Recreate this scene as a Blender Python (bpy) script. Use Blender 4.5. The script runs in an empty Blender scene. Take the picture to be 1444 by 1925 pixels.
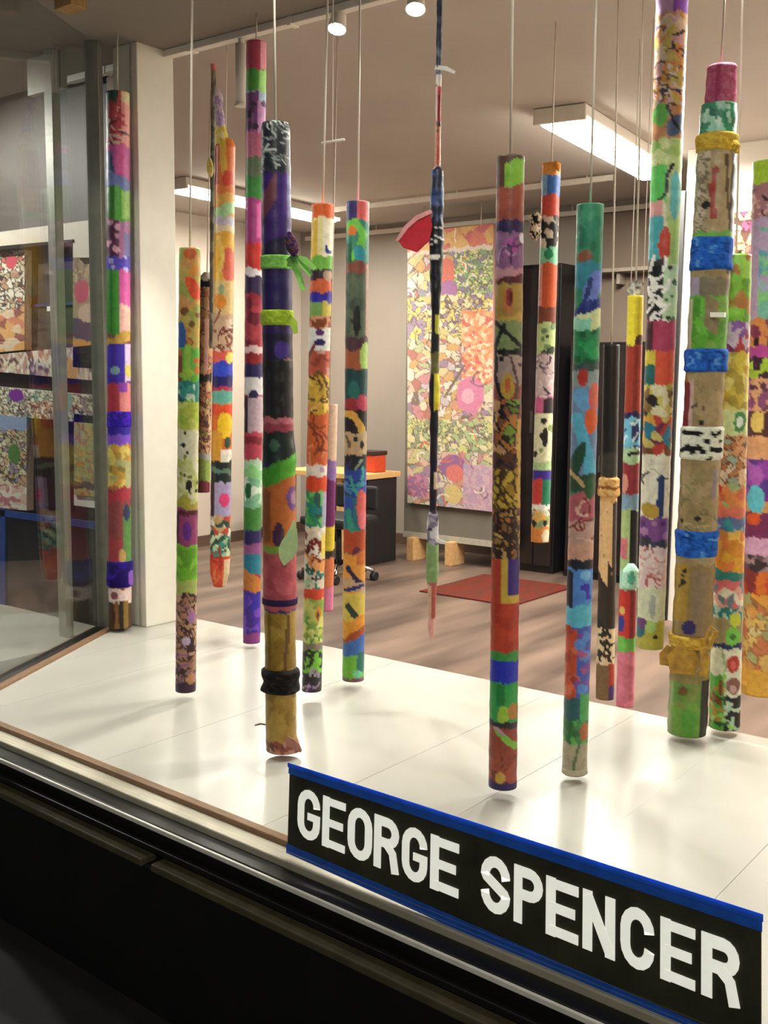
import bpy, math, random
import numpy as np
from mathutils import Vector, Matrix

# ------------------------------------------------------------------ camera
F, CX, CY, EYE = 2000.0, 722.0, 962.5, 1.55
def _basis():
    up = np.array([.0105, -1, -(CY-715)/F]); up /= np.linalg.norm(up)
    xd = np.array([-1900-CX, 0, F]); xd[1] = (-up[0]*xd[0]-up[2]*xd[2])/up[1]
    xd = -xd/np.linalg.norm(xd)
    return np.array([xd, np.cross(up, xd), up])
M3 = _basis()
scene = bpy.context.scene
col = scene.collection
cam = bpy.data.cameras.new('camera'); camo = bpy.data.objects.new('camera', cam); col.objects.link(camo)
cam.sensor_fit = 'VERTICAL'; cam.sensor_height = 24.0; cam.lens = 24.0*F/1925.0
cam.clip_start = .05; cam.clip_end = 100
R = Matrix(((M3[0][0], -M3[0][1], -M3[0][2], 0), (M3[1][0], -M3[1][1], -M3[1][2], 0), (M3[2][0], -M3[2][1], -M3[2][2], EYE), (0, 0, 0, 1)))
camo.matrix_world = R
scene.camera = camo

# ------------------------------------------------------------------ world and exposure
w = bpy.data.worlds.new('night'); scene.world = w; w.use_nodes = True
w.node_tree.nodes['Background'].inputs[0].default_value = (.35, .42, .55, 1)
w.node_tree.nodes['Background'].inputs[1].default_value = .05
scene.view_settings.view_transform = 'Standard'; scene.view_settings.look = 'None'
scene.view_settings.gamma = 1; scene.view_settings.use_curve_mapping = False
scene.view_settings.exposure = 0.44

def area_lamp(name, loc, sx, sy, watts, rot=(0, 0, 0), c=(1, .967, .922)):
    l = bpy.data.lights.new(name, 'AREA'); l.shape = 'RECTANGLE'; l.size = sx; l.size_y = sy; l.energy = watts; l.color = c
    o = bpy.data.objects.new(name, l); o.location = loc; o.rotation_euler = rot; col.objects.link(o); return o
def spot_lamp(name, loc, target, watts, ang=70, c=(1, .967, .922), blend=.6, radius=.04):
    l = bpy.data.lights.new(name, 'SPOT'); l.energy = watts; l.color = c; l.spot_size = math.radians(ang); l.spot_blend = blend; l.shadow_soft_size = radius
    o = bpy.data.objects.new(name, l); o.location = loc; col.objects.link(o)
    o.rotation_euler = (Vector(target)-Vector(loc)).to_track_quat('-Z', 'Y').to_euler(); return o

# street lamp on the other side of the pavement
spot_lamp('street_lamp', (2.2, -3.6, 5.0), (-1.2, 1.7, .6), 420, 60, (1, .93, .8), .8, .15)

# ------------------------------------------------------------------ sight-line helpers (photo pixel -> place in the room)
def ray(px, py): return M3 @ np.array([px-CX, py-CY, F])
def pz(px, py, z):
    r = ray(px, py); t = (z-EYE)/r[2]; return Vector((r[0]*t, r[1]*t, z))
def pt(px, py, Y):
    r = ray(px, py); t = Y/r[1]; return Vector((r[0]*t, Y, EYE+r[2]*t))
def proj(p):
    c = M3.T @ (np.array(p)-np.array([0, 0, EYE])); return CX+F*c[0]/c[2], CY+F*c[1]/c[2], c[2]
GA = -.045                                  # the shop front is not quite parallel to the back of the bay
def gy(x): return 1.68+GA*(x+1.55)
def pg(px, py, off=0.0):                    # a point on the glass plane shifted inwards by off
    r = ray(px, py); t = (1.68+off+GA*1.55)/(r[1]-GA*r[0]); return Vector((r[0]*t, r[1]*t, EYE+r[2]*t))

# ------------------------------------------------------------------ materials
def lin(h):
    if not isinstance(h, str): return tuple(h)
    h = h.lstrip('#')
    if len(h) == 3: h = ''.join(c*2 for c in h)
    v = [int(h[i:i+2], 16)/255 for i in (0, 2, 4)]
    return tuple(c/12.92 if c <= .04045 else ((c+.055)/1.055)**2.4 for c in v)
MATS = {}
def mat(name, c, rough=.55, var=.12, scale=20, bump=.0, spec=.5, metal=0, emit=0, stretch=(1, 1, 1), c2=None, detail=4, trans=0):
    if name in MATS: return MATS[name]
    m = bpy.data.materials.new(name); m.use_nodes = True; nt = m.node_tree; N = nt.nodes; L = nt.links
    b = N['Principled BSDF']; b.inputs['Roughness'].default_value = rough; b.inputs['Specular IOR Level'].default_value = spec; b.inputs['Metallic'].default_value = metal
    tc = N.new('ShaderNodeTexCoord'); mp = N.new('ShaderNodeMapping'); mp.inputs['Scale'].default_value = stretch
    L.new(tc.outputs['Object'], mp.inputs[0])
    nz = N.new('ShaderNodeTexNoise'); nz.inputs['Scale'].default_value = scale; nz.inputs['Detail'].default_value = detail
    L.new(mp.outputs[0], nz.inputs['Vector'])
    cr = N.new('ShaderNodeValToRGB'); a = lin(c)
    lo = tuple(max(0, v*(1-var)) for v in a) if c2 is None else lin(c2); hi = tuple(min(1, v*(1+var)) for v in a) if c2 is None else a
    cr.color_ramp.elements[0].position = .3; cr.color_ramp.elements[1].position = .7
    cr.color_ramp.elements[0].color = (*lo, 1); cr.color_ramp.elements[1].color = (*hi, 1)
    L.new(nz.outputs['Fac'], cr.inputs[0]); L.new(cr.outputs[0], b.inputs['Base Color'])
    if bump:
        bp = N.new('ShaderNodeBump'); bp.inputs['Strength'].default_value = bump; bp.inputs['Distance'].default_value = .01
        L.new(nz.outputs['Fac'], bp.inputs['Height']); L.new(bp.outputs[0], b.inputs['Normal'])
    if emit:
        L.new(cr.outputs[0], b.inputs['Emission Color']); b.inputs['Emission Strength'].default_value = emit
    if trans:                                # thin paper or tape: light from behind shines through
        tr = N.new('ShaderNodeBsdfTranslucent'); mx = N.new('ShaderNodeMixShader'); mx.inputs[0].default_value = trans
        L.new(cr.outputs[0], tr.inputs[0]); L.new(b.outputs[0], mx.inputs[1]); L.new(tr.outputs[0], mx.inputs[2])
        L.new(mx.outputs[0], N['Material Output'].inputs[0])
    MATS[name] = m; return m
def glass_mat():
    m = bpy.data.materials.new('window_glass'); m.use_nodes = True; nt = m.node_tree; N = nt.nodes; L = nt.links
    N.remove(N['Principled BSDF'])
    t = N.new('ShaderNodeBsdfTransparent'); t.inputs[0].default_value = (.97, .985, .975, 1)
    g = N.new('ShaderNodeBsdfGlossy'); g.inputs['Roughness'].default_value = .0; g.inputs[0].default_value = (1, 1, 1, 1)
    fr = N.new('ShaderNodeFresnel'); fr.inputs['IOR'].default_value = 1.5
    ge = N.new('ShaderNodeNewGeometry'); mr = N.new('ShaderNodeMapRange'); mr.inputs['To Min'].default_value = 1.5; mr.inputs['To Max'].default_value = 1/1.5
    L.new(ge.outputs['Backfacing'], mr.inputs['Value']); L.new(mr.outputs[0], fr.inputs['IOR'])
    mx = N.new('ShaderNodeMixShader'); L.new(fr.outputs[0], mx.inputs[0]); L.new(t.outputs[0], mx.inputs[1]); L.new(g.outputs[0], mx.inputs[2])
    L.new(mx.outputs[0], N['Material Output'].inputs[0]); return m
def paint_mat(name, rough=.42, bump=.25, bscale=60, spec=.45):
    m = bpy.data.materials.new(name); m.use_nodes = True; nt = m.node_tree; N = nt.nodes; L = nt.links
    b = N['Principled BSDF']; b.inputs['Roughness'].default_value = rough; b.inputs['Specular IOR Level'].default_value = spec
    at = N.new('ShaderNodeAttribute'); at.attribute_name = 'paint'
    tc = N.new('ShaderNodeTexCoord'); nz = N.new('ShaderNodeTexNoise'); nz.inputs['Scale'].default_value = bscale; nz.inputs['Detail'].default_value = 5
    L.new(tc.outputs['Object'], nz.inputs['Vector'])
    mr = N.new('ShaderNodeMapRange'); mr.inputs['From Min'].default_value = .25; mr.inputs['From Max'].default_value = .75; mr.inputs['To Min'].default_value = .78; mr.inputs['To Max'].default_value = 1.12
    L.new(nz.outputs['Fac'], mr.inputs['Value'])
    vm = N.new('ShaderNodeVectorMath'); vm.operation = 'SCALE'; L.new(at.outputs['Color'], vm.inputs[0]); L.new(mr.outputs[0], vm.inputs['Scale'])
    L.new(vm.outputs[0], b.inputs['Base Color'])
    bp = N.new('ShaderNodeBump'); bp.inputs['Strength'].default_value = bump; bp.inputs['Distance'].default_value = .004
    L.new(nz.outputs['Fac'], bp.inputs['Height']); L.new(bp.outputs[0], b.inputs['Normal'])
    return m
GLASS = glass_mat(); PAINT = paint_mat('painted_paper'); CLOTH = paint_mat('painted_cloth', .85, .6, 120, .2); CANVAS = paint_mat('painted_canvas', .7, .2, 90, .2)

# ------------------------------------------------------------------ object helpers
def obj(name, verts, faces, m, parent=None, smooth=False, bevel=0):
    me = bpy.data.meshes.new(name); me.from_pydata([tuple(v) for v in verts], [], faces); me.update()
    if m: me.materials.append(m)
    if smooth: me.polygons.foreach_set('use_smooth', [True]*len(me.polygons))
    o = bpy.data.objects.new(name, me); col.objects.link(o)
    if parent: o.parent = parent
    if bevel:
        bv = o.modifiers.new('bevel', 'BEVEL'); bv.width = bevel; bv.segments = 2; bv.limit_method = 'ANGLE'
    return o
def tag(o, label, cat, group=None):
    o['label'] = label; o['category'] = cat
    if group: o['group'] = group
    return o
def struct(o): o['kind'] = 'structure'; return o
def empty(name, loc=(0, 0, 0)):
    o = bpy.data.objects.new(name, None); o.empty_display_size = .1; col.objects.link(o); o.location = loc
    return o
BF = [(0, 3, 2, 1), (4, 5, 6, 7), (0, 1, 5, 4), (1, 2, 6, 5), (2, 3, 7, 6), (3, 0, 4, 7)]
def boxv(x0, x1, y0, y1, z0, z1):
    return [Vector(p) for p in ((x0, y0, z0), (x1, y0, z0), (x1, y1, z0), (x0, y1, z0), (x0, y0, z1), (x1, y0, z1), (x1, y1, z1), (x0, y1, z1))]
def box(name, x0, x1, y0, y1, z0, z1, m, parent=None, bevel=0):
    return obj(name, boxv(x0, x1, y0, y1, z0, z1), BF, m, parent, bevel=bevel)
def gbox(name, x0, x1, o0, o1, z0, z1, m, parent=None, bevel=0):     # box that follows the shop front line
    v = [Vector((p.x, gy(p.x)+p.y, p.z)) for p in boxv(x0, x1, o0, o1, z0, z1)]
    return obj(name, v, BF, m, parent, bevel=bevel)
def slab(pts, nrm):                         # polygon extruded by the vector nrm
    n = len(pts); a = [Vector(p) for p in pts]; b = [p+Vector(nrm) for p in a]
    f = [tuple(range(n)), tuple(range(2*n-1, n-1, -1))]+[(i, i+n, (i+1) % n+n, (i+1) % n) for i in range(n)]
    return a+b, f
def cyl(name, p0, p1, r0, r1, m, parent=None, seg=10, smooth=True, caps=True):
    p0 = Vector(p0); p1 = Vector(p1); d = (p1-p0).normalized(); a = d.orthogonal().normalized(); b = d.cross(a)
    v = []
    for p, r in ((p0, r0), (p1, r1)):
        for i in range(seg):
            t = 2*math.pi*i/seg; v.append(p+a*(r*math.cos(t))+b*(r*math.sin(t)))
    f = [(i, (i+1) % seg, (i+1) % seg+seg, i+seg) for i in range(seg)]
    if caps: f += [tuple(range(seg-1, -1, -1)), tuple(range(seg, 2*seg))]
    o = obj(name, v, f, m, parent)
    if smooth: o.data.polygons.foreach_set('use_smooth', [True]*seg+[False]*(len(f)-seg))
    return o
def tube_path(name, pts, r, m, parent=None, seg=8):
    pts = [Vector(p) for p in pts]; rs = r if isinstance(r, (list, tuple)) else [r]*len(pts)
    v = []; f = []
    ref = Vector((.31, .2, .93)).normalized()
    for i, p in enumerate(pts):
        d = (pts[min(i+1, len(pts)-1)]-pts[max(i-1, 0)]).normalized(); a = d.cross(ref).normalized(); b = d.cross(a)
        for k in range(seg):
            t = 2*math.pi*k/seg; v.append(p+a*(rs[i]*math.cos(t))+b*(rs[i]*math.sin(t)))
    n = len(pts)
    for i in range(n-1):
        for k in range(seg): f.append((i*seg+k, i*seg+(k+1) % seg, (i+1)*seg+(k+1) % seg, (i+1)*seg+k))
    f += [tuple(range(seg-1, -1, -1)), tuple(range((n-1)*seg, n*seg))]
    return obj(name, v, f, m, parent, smooth=True)
def strip(name, pts, wid, thick, m, parent=None, nrm=None):
    """flat ribbon of some thickness along 3D points lying roughly across the view; wid per point"""
    pts = [Vector(p) for p in pts]; n = nrm or Vector((pts[0].x, pts[0].y, 0)).normalized(); v = []
    for i, p in enumerate(pts):
        d = (pts[min(i+1, len(pts)-1)]-pts[max(i-1, 0)]).normalized(); s = d.cross(n).normalized()
        wd = wid[i] if isinstance(wid, (list, tuple)) else wid
        for q in (p+s*wd/2, p-s*wd/2): v += [q, q+n*thick]
    f = [(0, 1, 3, 2)]
    for i in range(len(pts)-1):
        a = i*4; b = a+4
        f += [(a, a+2, b+2, b), (a+1, b+1, b+3, a+3), (a, b, b+1, a+1), (a+2, a+3, b+3, b+2)]
    e = (len(pts)-1)*4; f.append((e, e+2, e+3, e+1))
    return obj(name, v, f, m, parent)

# ------------------------------------------------------------------ brush: paints the 'paint' colour layer of a mesh in (u, y) coordinates
class Brush:
    def __init__(s, U, Y, P3, hw, seed):
        s.U = U; s.Y = Y; s.P = P3; s.hw = hw; s.rng = np.random.default_rng(seed); s.c = np.zeros((len(U), 3)); s.c[:] = .4
        s.seed = seed; s.circ = 2*np.pi*hw
    def wob(s, a):
        k = s.seed*1.7
        return a*(np.sin(s.P[:, 0]*.23+s.P[:, 2]*.11+k)+.7*np.sin(s.P[:, 1]*.31-s.P[:, 2]*.17+2*k)+.5*np.sin(s.P[:, 0]*.6+s.P[:, 1]*.45+s.P[:, 2]*.4+3*k))
    def reg(s, y0, y1, sl=0, u0=-9, u1=9, wb=1.6):
        yy = s.Y+s.wob(wb)-sl*s.U
        return (yy >= y0) & (yy < y1) & (s.U >= u0) & (s.U < u1)
    def b(s, y0, y1, c, sl=0, u0=-9, u1=9, wb=1.6): s.c[s.reg(y0, y1, sl, u0, u1, wb)] = lin(c)
    def e(s, u, y, ru, ry, c, rot=0):
        dx = (s.U-u)*s.hw; dy = s.Y-y; a = math.radians(rot); X = dx*math.cos(a)+dy*math.sin(a); Z = -dx*math.sin(a)+dy*math.cos(a)
        s.c[((X/(ru*s.hw))**2+(Z/ry)**2+s.wob(.06)) < 1] = lin(c)
    def l(s, pts, wd, c):
        d = np.full(len(s.U), 1e9); x = s.U*s.hw; y = s.Y
        for (a, b), (e, f) in zip(pts[:-1], pts[1:]):
            ax, ex = a*s.hw, e*s.hw; vx, vy = ex-ax, f-b; q = vx*vx+vy*vy+1e-9
            t = np.clip(((x-ax)*vx+(y-b)*vy)/q, 0, 1); d = np.minimum(d, np.hypot(x-ax-t*vx, y-b-t*vy))
        s.c[d+s.wob(.4) < wd/2] = lin(c)
    def v(s, y0, y1, pal, cell, oc=None, ow=1.2, u0=-9, u1=9, sl=0):
        m = s.reg(y0, y1, sl, u0, u1); P = s.P[m]
        if not len(P): return
        cand = P[s.rng.integers(0, len(P), max(5, int(s.circ*(y1-y0)/(cell*cell))))]
        cand = cand+s.rng.normal(0, cell*.2, cand.shape)
        if len(cand) > 420: cand = cand[:420]
        Q = P+np.stack([s.wob(cell*.12)[m]]*3, 1)
        D = ((Q[:, None, :]-cand[None])**2).sum(2) if len(P)*len(cand) < 6e6 else None
        if D is None:
            i1 = np.empty(len(P), int); d1 = np.empty(len(P)); d2 = np.empty(len(P))
            for a in range(0, len(P), 4000):
                d = ((Q[a:a+4000, None, :]-cand[None])**2).sum(2); p = np.argpartition(d, 1, 1)[:, :2]; dd = np.take_along_axis(d, p, 1); sw = dd[:, 0] > dd[:, 1]
                i1[a:a+4000] = np.where(sw, p[:, 1], p[:, 0]); d1[a:a+4000] = dd.min(1); d2[a:a+4000] = dd.max(1)
        else:
            p = np.argpartition(D, 1, 1)[:, :2]; dd = np.take_along_axis(D, p, 1); sw = dd[:, 0] > dd[:, 1]
            i1 = np.where(sw, p[:, 1], p[:, 0]); d1 = dd.min(1); d2 = dd.max(1)
        pc = np.array([lin(x) for x in pal])[s.rng.integers(0, len(pal), len(cand))]
        cc = pc[i1]
        if oc is not None: cc[(np.sqrt(d2)-np.sqrt(d1)) < ow*1.6] = lin(oc)
        s.c[m] = cc
    def s_(s, y0, y1, pal, n, ln, wd, u0=-1, u1=1):
        for i in range(n):
            u = s.rng.uniform(u0, u1); y = s.rng.uniform(y0, y1); a = s.rng.uniform(0, 6.28); k = s.rng.uniform(-.9, .9); p = [(u, y)]
            for j in range(4):
                u += math.cos(a)*ln/4/s.hw; y += math.sin(a)*ln/4; a += k; p.append((u, y))
            s.l(p, wd, pal[i % len(pal)])
    def d(s, y0, y1, pal, n, r, u0=-.9, u1=.9):
        for i in range(n):
            rr = r*s.rng.uniform(.6, 1.3); s.e(s.rng.uniform(u0, u1), s.rng.uniform(y0, y1), rr/s.hw, rr, pal[i % len(pal)])
    def mixc(s, c, k): s.c = s.c*(1-k)+np.array(lin(c))*k
    def run(s, ops):
        for o in ops:
            k = o[0]; kw = {}
            a = list(o[1:])
            if a and isinstance(a[-1], dict): kw = a.pop()
            getattr(s, {'s': 's_'}.get(k, k))(*a, **kw)
        return s.c
def set_paint(me, c):
    at = me.color_attributes.new('paint', 'FLOAT_COLOR', 'POINT')
    at.data.foreach_set('color', np.concatenate([np.clip(c, 0, 1), np.ones((len(c), 1))], 1).astype(np.float32).ravel())

class Axis:
    """a hanging pole: pixel ends and widths -> a real cylinder axis at depth Y"""
    def __init__(s, top, bot, w0, w1, Y=None, gap=None):
        if gap is not None: Y = pz(bot[0], bot[1], .48+gap).y
        s.Y = Y; s.T = pt(*top, Y); s.B = pt(*bot, Y); s.y0, s.y1 = top[1], bot[1]; s.w0, s.w1 = w0, w1
        s.rt = w0/2*proj(s.T)[2]/F; s.rb = w1/2*proj(s.B)[2]/F
        m = (s.T+s.B)/2; s.fr = Vector((-m.x, -m.y, 0)).normalized(); s.rg = Vector((-s.fr.y, s.fr.x, 0))   # towards the street, to the right
    def at(s, y):                            # point on the axis seen at height y of the photo
        lo, hi = -.5, 1.5
        for _ in range(30):
            m = (lo+hi)/2
            if proj(s.T.lerp(s.B, m))[1] < y: lo = m
            else: hi = m
        return s.T.lerp(s.B, lo), s.rt+(s.rb-s.rt)*lo
def tube(name, ax, y0, y1, ops, seed, m=None, prof=None, parent=None, seg=52, step=3.0, lump=0.0, solid_caps=True, ends=True):
    """painted round body between photo heights y0 and y1; prof = [(y, scale, du)] shapes it"""
    p0, r0 = ax.at(y0); p1, r1 = ax.at(y1); n = max(4, int((y1-y0)/step)+1)
    ys = np.linspace(y0, y1, n)
    pr = prof or [(y0, 1, 0), (y1, 1, 0)]
    sc = np.interp(ys, [q[0] for q in pr], [q[1] for q in pr]); du = np.interp(ys, [q[0] for q in pr], [q[2] if len(q) > 2 else 0 for q in pr])
    th = np.arange(seg)*2*np.pi/seg
    rng = np.random.default_rng(seed+99); ph = rng.uniform(0, 6.28, 8)
    V = []; U = []; Yp = []; P3 = []
    for i in range(n):
        f = i/(n-1); c = p0.lerp(p1, f); r = (r0+(r1-r0)*f); yp = ys[i]; hwp = ax.w0/2+(ax.w1-ax.w0)/2*(yp-ax.y0)/max(1, ax.y1-ax.y0)
        rr = r*sc[i]*(1+lump*(np.sin(2*th+yp*.09+ph[0])*.5+np.sin(3*th-yp*.13+ph[1])*.35+math.sin(yp*.21+ph[2])*.5+math.sin(yp*.067+ph[3])*.5))
        xs = np.sin(th)*rr; zs = np.cos(th)*rr
        ct = c+ax.rg*float(r*du[i])
        V.append(np.array(ct)[None]+xs[:, None]*np.array(ax.rg)[None]+zs[:, None]*np.array(ax.fr)[None])
        U.append(np.sin(th)+0*th); Yp.append(np.full(seg, yp)); P3.append(np.stack([np.sin(th)*hwp, np.cos(th)*hwp, np.full(seg, yp)], 1))
    V = np.concatenate(V); U = np.concatenate(U); Yp = np.concatenate(Yp); P3 = np.concatenate(P3)
    faces = []
    for i in range(n-1):
        a = i*seg
        faces += [(a+k, a+seg+k, a+seg+(k+1) % seg, a+(k+1) % seg) for k in range(seg)]
    nf = len(faces)
    faces += [tuple(range(seg)), tuple(range(n*seg-1, (n-1)*seg-1, -1))]
    o = obj(name, V.tolist(), faces, m or PAINT, parent)
    o.data.polygons.foreach_set('use_smooth', [True]*nf+[False]*2)
    br = Brush(U, Yp, P3, (ax.w0+ax.w1)/4, seed); set_paint(o.data, br.run(ops))
    return o
CORD = mat('cord_white', '#d8cdbd', .6, .05)
def cord(ax, parent, ceil, dx=0.0, r=.0032):
    t = ax.T; d = (ax.T-ax.B).normalized(); L = (ceil-t.z)/d.z
    k = cyl('hanging_cord', t-d*.01+ax.rg*dx, t+d*L+ax.rg*dx*.3, r, r, CORD, parent, 6); return k
def pole(name, label, ax, ops, seed, prof=None, lump=.012, ceil=2.9, cords=1, m=None, cat='pole', y0=None, y1=None, seg=52, step=3.0):
    o = tube(name, ax, y0 or ax.y0, y1 or ax.y1, ops, seed, m, prof, None, seg, step, lump)
    tag(o, label, cat, 'decorated poles hanging in the window bay')
    for i in range(cords): cord(ax, o, ceil, (i-(cords-1)/2)*ax.rt*.9)
    return o
def ring(ax, y0, y1, ops, seed, parent, name='band', sc=1.08, lump=.02, m=None, step=2.0):
    e = max(1.5, (y1-y0)*.08)
    return tube(name, ax, y0, y1, ops, seed, m or CLOTH, [(y0, .97), (y0+e, sc), (y1-e, sc), (y1, .97)], parent, 40, step, lump)
def px_strip(name, ax, pts, wpx, m, parent, out=0.0, thick=.004):
    """ribbon at the pole's depth, drawn through photo points; out = how far in front of the axis"""
    P = []; W = []
    for i, (x, y) in enumerate(pts):
        q = pt(x, y, ax.Y); q = q+ax.fr*out; P.append(q); W.append((wpx[i] if isinstance(wpx, (list, tuple)) else wpx)*proj(q)[2]/F)
    return strip(name, P, W, thick, m, parent, -ax.fr)

def panel(name, A, B, C, D, hw, y0, y1, nx, ny, ops, seed, m=None, parent=None, thick=.03):
    """painted board: corners top-left, top-right, bottom-right, bottom-left; painted in u -1..1 and y y0..y1"""
    A, B, C, D = map(Vector, (A, B, C, D)); n = (B-A).cross(D-A).normalized(); V = []; U = []; Y = []
    for j in range(ny+1):
        for i in range(nx+1):
            f = i/nx; g = j/ny; V.append(A.lerp(B, f).lerp(D.lerp(C, f), g)); U.append(2*f-1); Y.append(y0+(y1-y0)*g)
    U = np.array(U); Y = np.array(Y); P3 = np.stack([U*hw, 0*U, Y], 1)
    fc = [(j*(nx+1)+i, (j+1)*(nx+1)+i, (j+1)*(nx+1)+i+1, j*(nx+1)+i+1) for j in range(ny) for i in range(nx)]
    k = len(V); back = -n*thick
    if (Vector((0, 0, EYE))-A).dot(n) < 0: back = n*thick
    cs = [0, nx, (ny+1)*(nx+1)-1, ny*(nx+1)]
    V += [V[c]+back for c in cs]; U = np.append(U, [-1, 1, 1, -1]); Y = np.append(Y, [y0, y0, y1, y1]); P3 = np.concatenate([P3, P3[cs]])
    e = [[i for i in range(nx+1)], [j*(nx+1)+nx for j in range(ny+1)], [ny*(nx+1)+i for i in range(nx, -1, -1)], [j*(nx+1) for j in range(ny, -1, -1)]]
    for q in range(4): fc.append(tuple(e[q])+(k+(q+1) % 4, k+q))
    fc.append((k, k+1, k+2, k+3))
    o = obj(name, V, fc, m or CANVAS, parent); br = Brush(U, Y, P3, hw, seed); br.circ = 2*hw; set_paint(o.data, br.run(ops)); return o

# ------------------------------------------------------------------ lamps of the shop
XL, XR, YB, ZC, ZS = -7.3, 1.2, 8.1, 3.0, 2.9
def fixture(label, A, B, wd, watts, emit=26):
    """ceiling strip light from A to B (x, y)"""
    A = Vector((*A, 0)); B = Vector((*B, 0)); d = (B-A); L = d.length; d.normalize(); s = Vector((-d.y, d.x, 0)); c = (A+B)/2
    e = empty('strip_light', (c.x, c.y, ZC))
    def bx(nm, l0, l1, w0, z0, z1, m, w1=None):
        w1 = w1 or w0
        v = [d*a+s*b+Vector((0, 0, z)) for z, q in ((z0, w0), (z1, w1)) for a, b in ((l0, -q), (l1, -q), (l1, q), (l0, q))]
        return obj(nm, v, BF, m, e, bevel=.006)
    h = L/2
    bx('housing', -h, h, wd/2, -.06, -.003, mat('lamp_white', '#e6e0d6', .5, .03))
    bx('diffuser', -h+.02, h-.02, wd*.36, -.095, -.055, mat('lamp_diffuser', '#fff7ea', .5, .02, emit=emit), wd*.49)
    for q in (-1, 1): bx('end_cap', q*h-.012, q*h+.012, wd/2+.004, -.085, -.003, mat('lamp_white', '#e6e0d6', .5, .03))
    tag(e, label, 'ceiling light', 'strip lights on the shop ceiling')
    area_lamp('strip_light_lamp', (c.x, c.y, ZC-.105), wd*.9, L*.95, watts, (0, 0, math.atan2(d.y, d.x)-math.pi/2))
fixture('wide glowing strip light over the middle of the shop floor', (-2.84, 5.19), (-3.04, 6.95), .29, 120)
fixture('long glowing strip light near the far side wall', (-6.1, 5.4), (-6.2, 7.25), .24, 75)
fixture('added fill strip light over the near end of the shop floor', (-.6, 4.4), (-.6, 6.3), .29, 120)  # out-of-view fixture added to brighten the ceiling and room

# ------------------------------------------------------------------ shell
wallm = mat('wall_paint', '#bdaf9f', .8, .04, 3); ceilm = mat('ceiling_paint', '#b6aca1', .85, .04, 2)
struct(box('floor', XL, XR, 3.25, YB, -.1, 0, mat('floor_vinyl', '#80695a', .4, .1, 1.7, c2='#43352b', stretch=(2.6, .4, 1), detail=2, spec=.4)))  # streaks of light and shadow on the floor put into its colour
struct(box('floor_under_bay', -7.3, XR, 1.75, 3.25, -.1, -.002, mat('floor_dark', '#3a322a', .7)))
struct(box('ceiling', XL, XR, 3.15, YB, ZC, ZC+.1, ceilm))
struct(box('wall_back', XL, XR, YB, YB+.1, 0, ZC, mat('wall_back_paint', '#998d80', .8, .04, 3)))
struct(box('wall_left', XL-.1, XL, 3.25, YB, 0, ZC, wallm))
struct(box('wall_right', XR, XR+.1, 1.75, YB, 0, ZC, wallm))
struct(box('baseboard_left', XL, XL+.02, 3.25, YB, 0, .1, mat('base_brown', '#5a4334', .5)))
struct(box('baseboard_back', XL+.02, XR, YB-.02, YB, 0, .1, mat('base_brown', '#5a4334', .5)))
struct(box('soffit', -5.6, XR, 1.55, 3.13, ZS, ZS+.12, mat('soffit_paint', '#8b8174', .85, .04, 2)))
struct(box('trim_1', -4.4, XR, 3.13, 3.155, ZS-.012, ZC, mat('trim_white', '#e4ddd0', .5, .03)))
struct(box('wall_front_header', -5.6, XR, 1.45, 1.56, ZS, 3.4, mat('header_dark', '#2c2a27', .8)))
# white pilaster at the end of the bay
c = struct(box('column', -3.70, -3.548, 2.945, 3.14, .48, ZS, mat('pilaster_white', '#e6e2d4', .5, .03), bevel=.004))
box('corner_bead', -3.585, -3.572, 2.938, 2.946, .48, ZS, mat('bead_grey', '#b8b3a5', .5), c)
# picture rails under the ceiling
railm = mat('rail_white', '#d9cfc2', .5, .04)
for lab, y, z, x0, x1 in (('pale picture rail across the shop in front of the back wall', 7.0, 2.965, -6.0, -3.4), ('pale picture rail along the top of the back wall', 8.06, 2.93, -7.2, -2.7)):
    r = box('picture_rail', x0, x1, y-.012, y+.012, z-.02, z+.02, railm, bevel=.003)
    for k in range(7):
        x = x0+.2+(x1-x0-.4)*k/6; cyl('rail_hanger', (x, y, z+.0), (x, y, ZC), .006, .006, railm, r, 8)
    tag(r, lab, 'rail')

# ------------------------------------------------------------------ display platform with its boards
plw = mat('platform_white', '#b4b1a6', .26, .025, 3, spec=.6)
FX = [Vector((-3.12, gy(-3.12)+.078)), Vector((.6, gy(.6)+.078)), Vector((.6, 3.20)), Vector((-3.70, 3.20)), Vector((-3.70, 2.86))]
pf = empty('display_platform', (-1.5, 2.5, 0))
v, f = slab([Vector((p.x+1.5, p.y-2.5, .05)) for p in FX], (0, 0, .415)); obj('plinth', v, f, plw, pf)
def clip(poly, x, keep):
    out = []
    for i in range(len(poly)):
        a = poly[i]; b = poly[(i+1) % len(poly)]; ia = (a.x-x)*keep >= 0; ib = (b.x-x)*keep >= 0
        if ia: out.append(a)
        if ia != ib: t = (x-a.x)/(b.x-a.x); out.append(a.lerp(b, t))
    return out
xs = [-3.70+.33*i for i in range(14)]
for i in range(13):
    q = clip(clip(FX, xs[i]+.0004, 1), min(xs[i+1], .6)-.0004, -1)
    if len(q) > 2:
        dz = (i*37 % 5)*.0002
        v, f = slab([Vector((p.x+1.5, p.y-2.5, .465)) for p in q], (0, 0, .0150-dz)); obj('platform_board', v, f, plw, pf)
tag(pf, 'glossy white boarded display platform under the hanging poles', 'platform')

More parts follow.
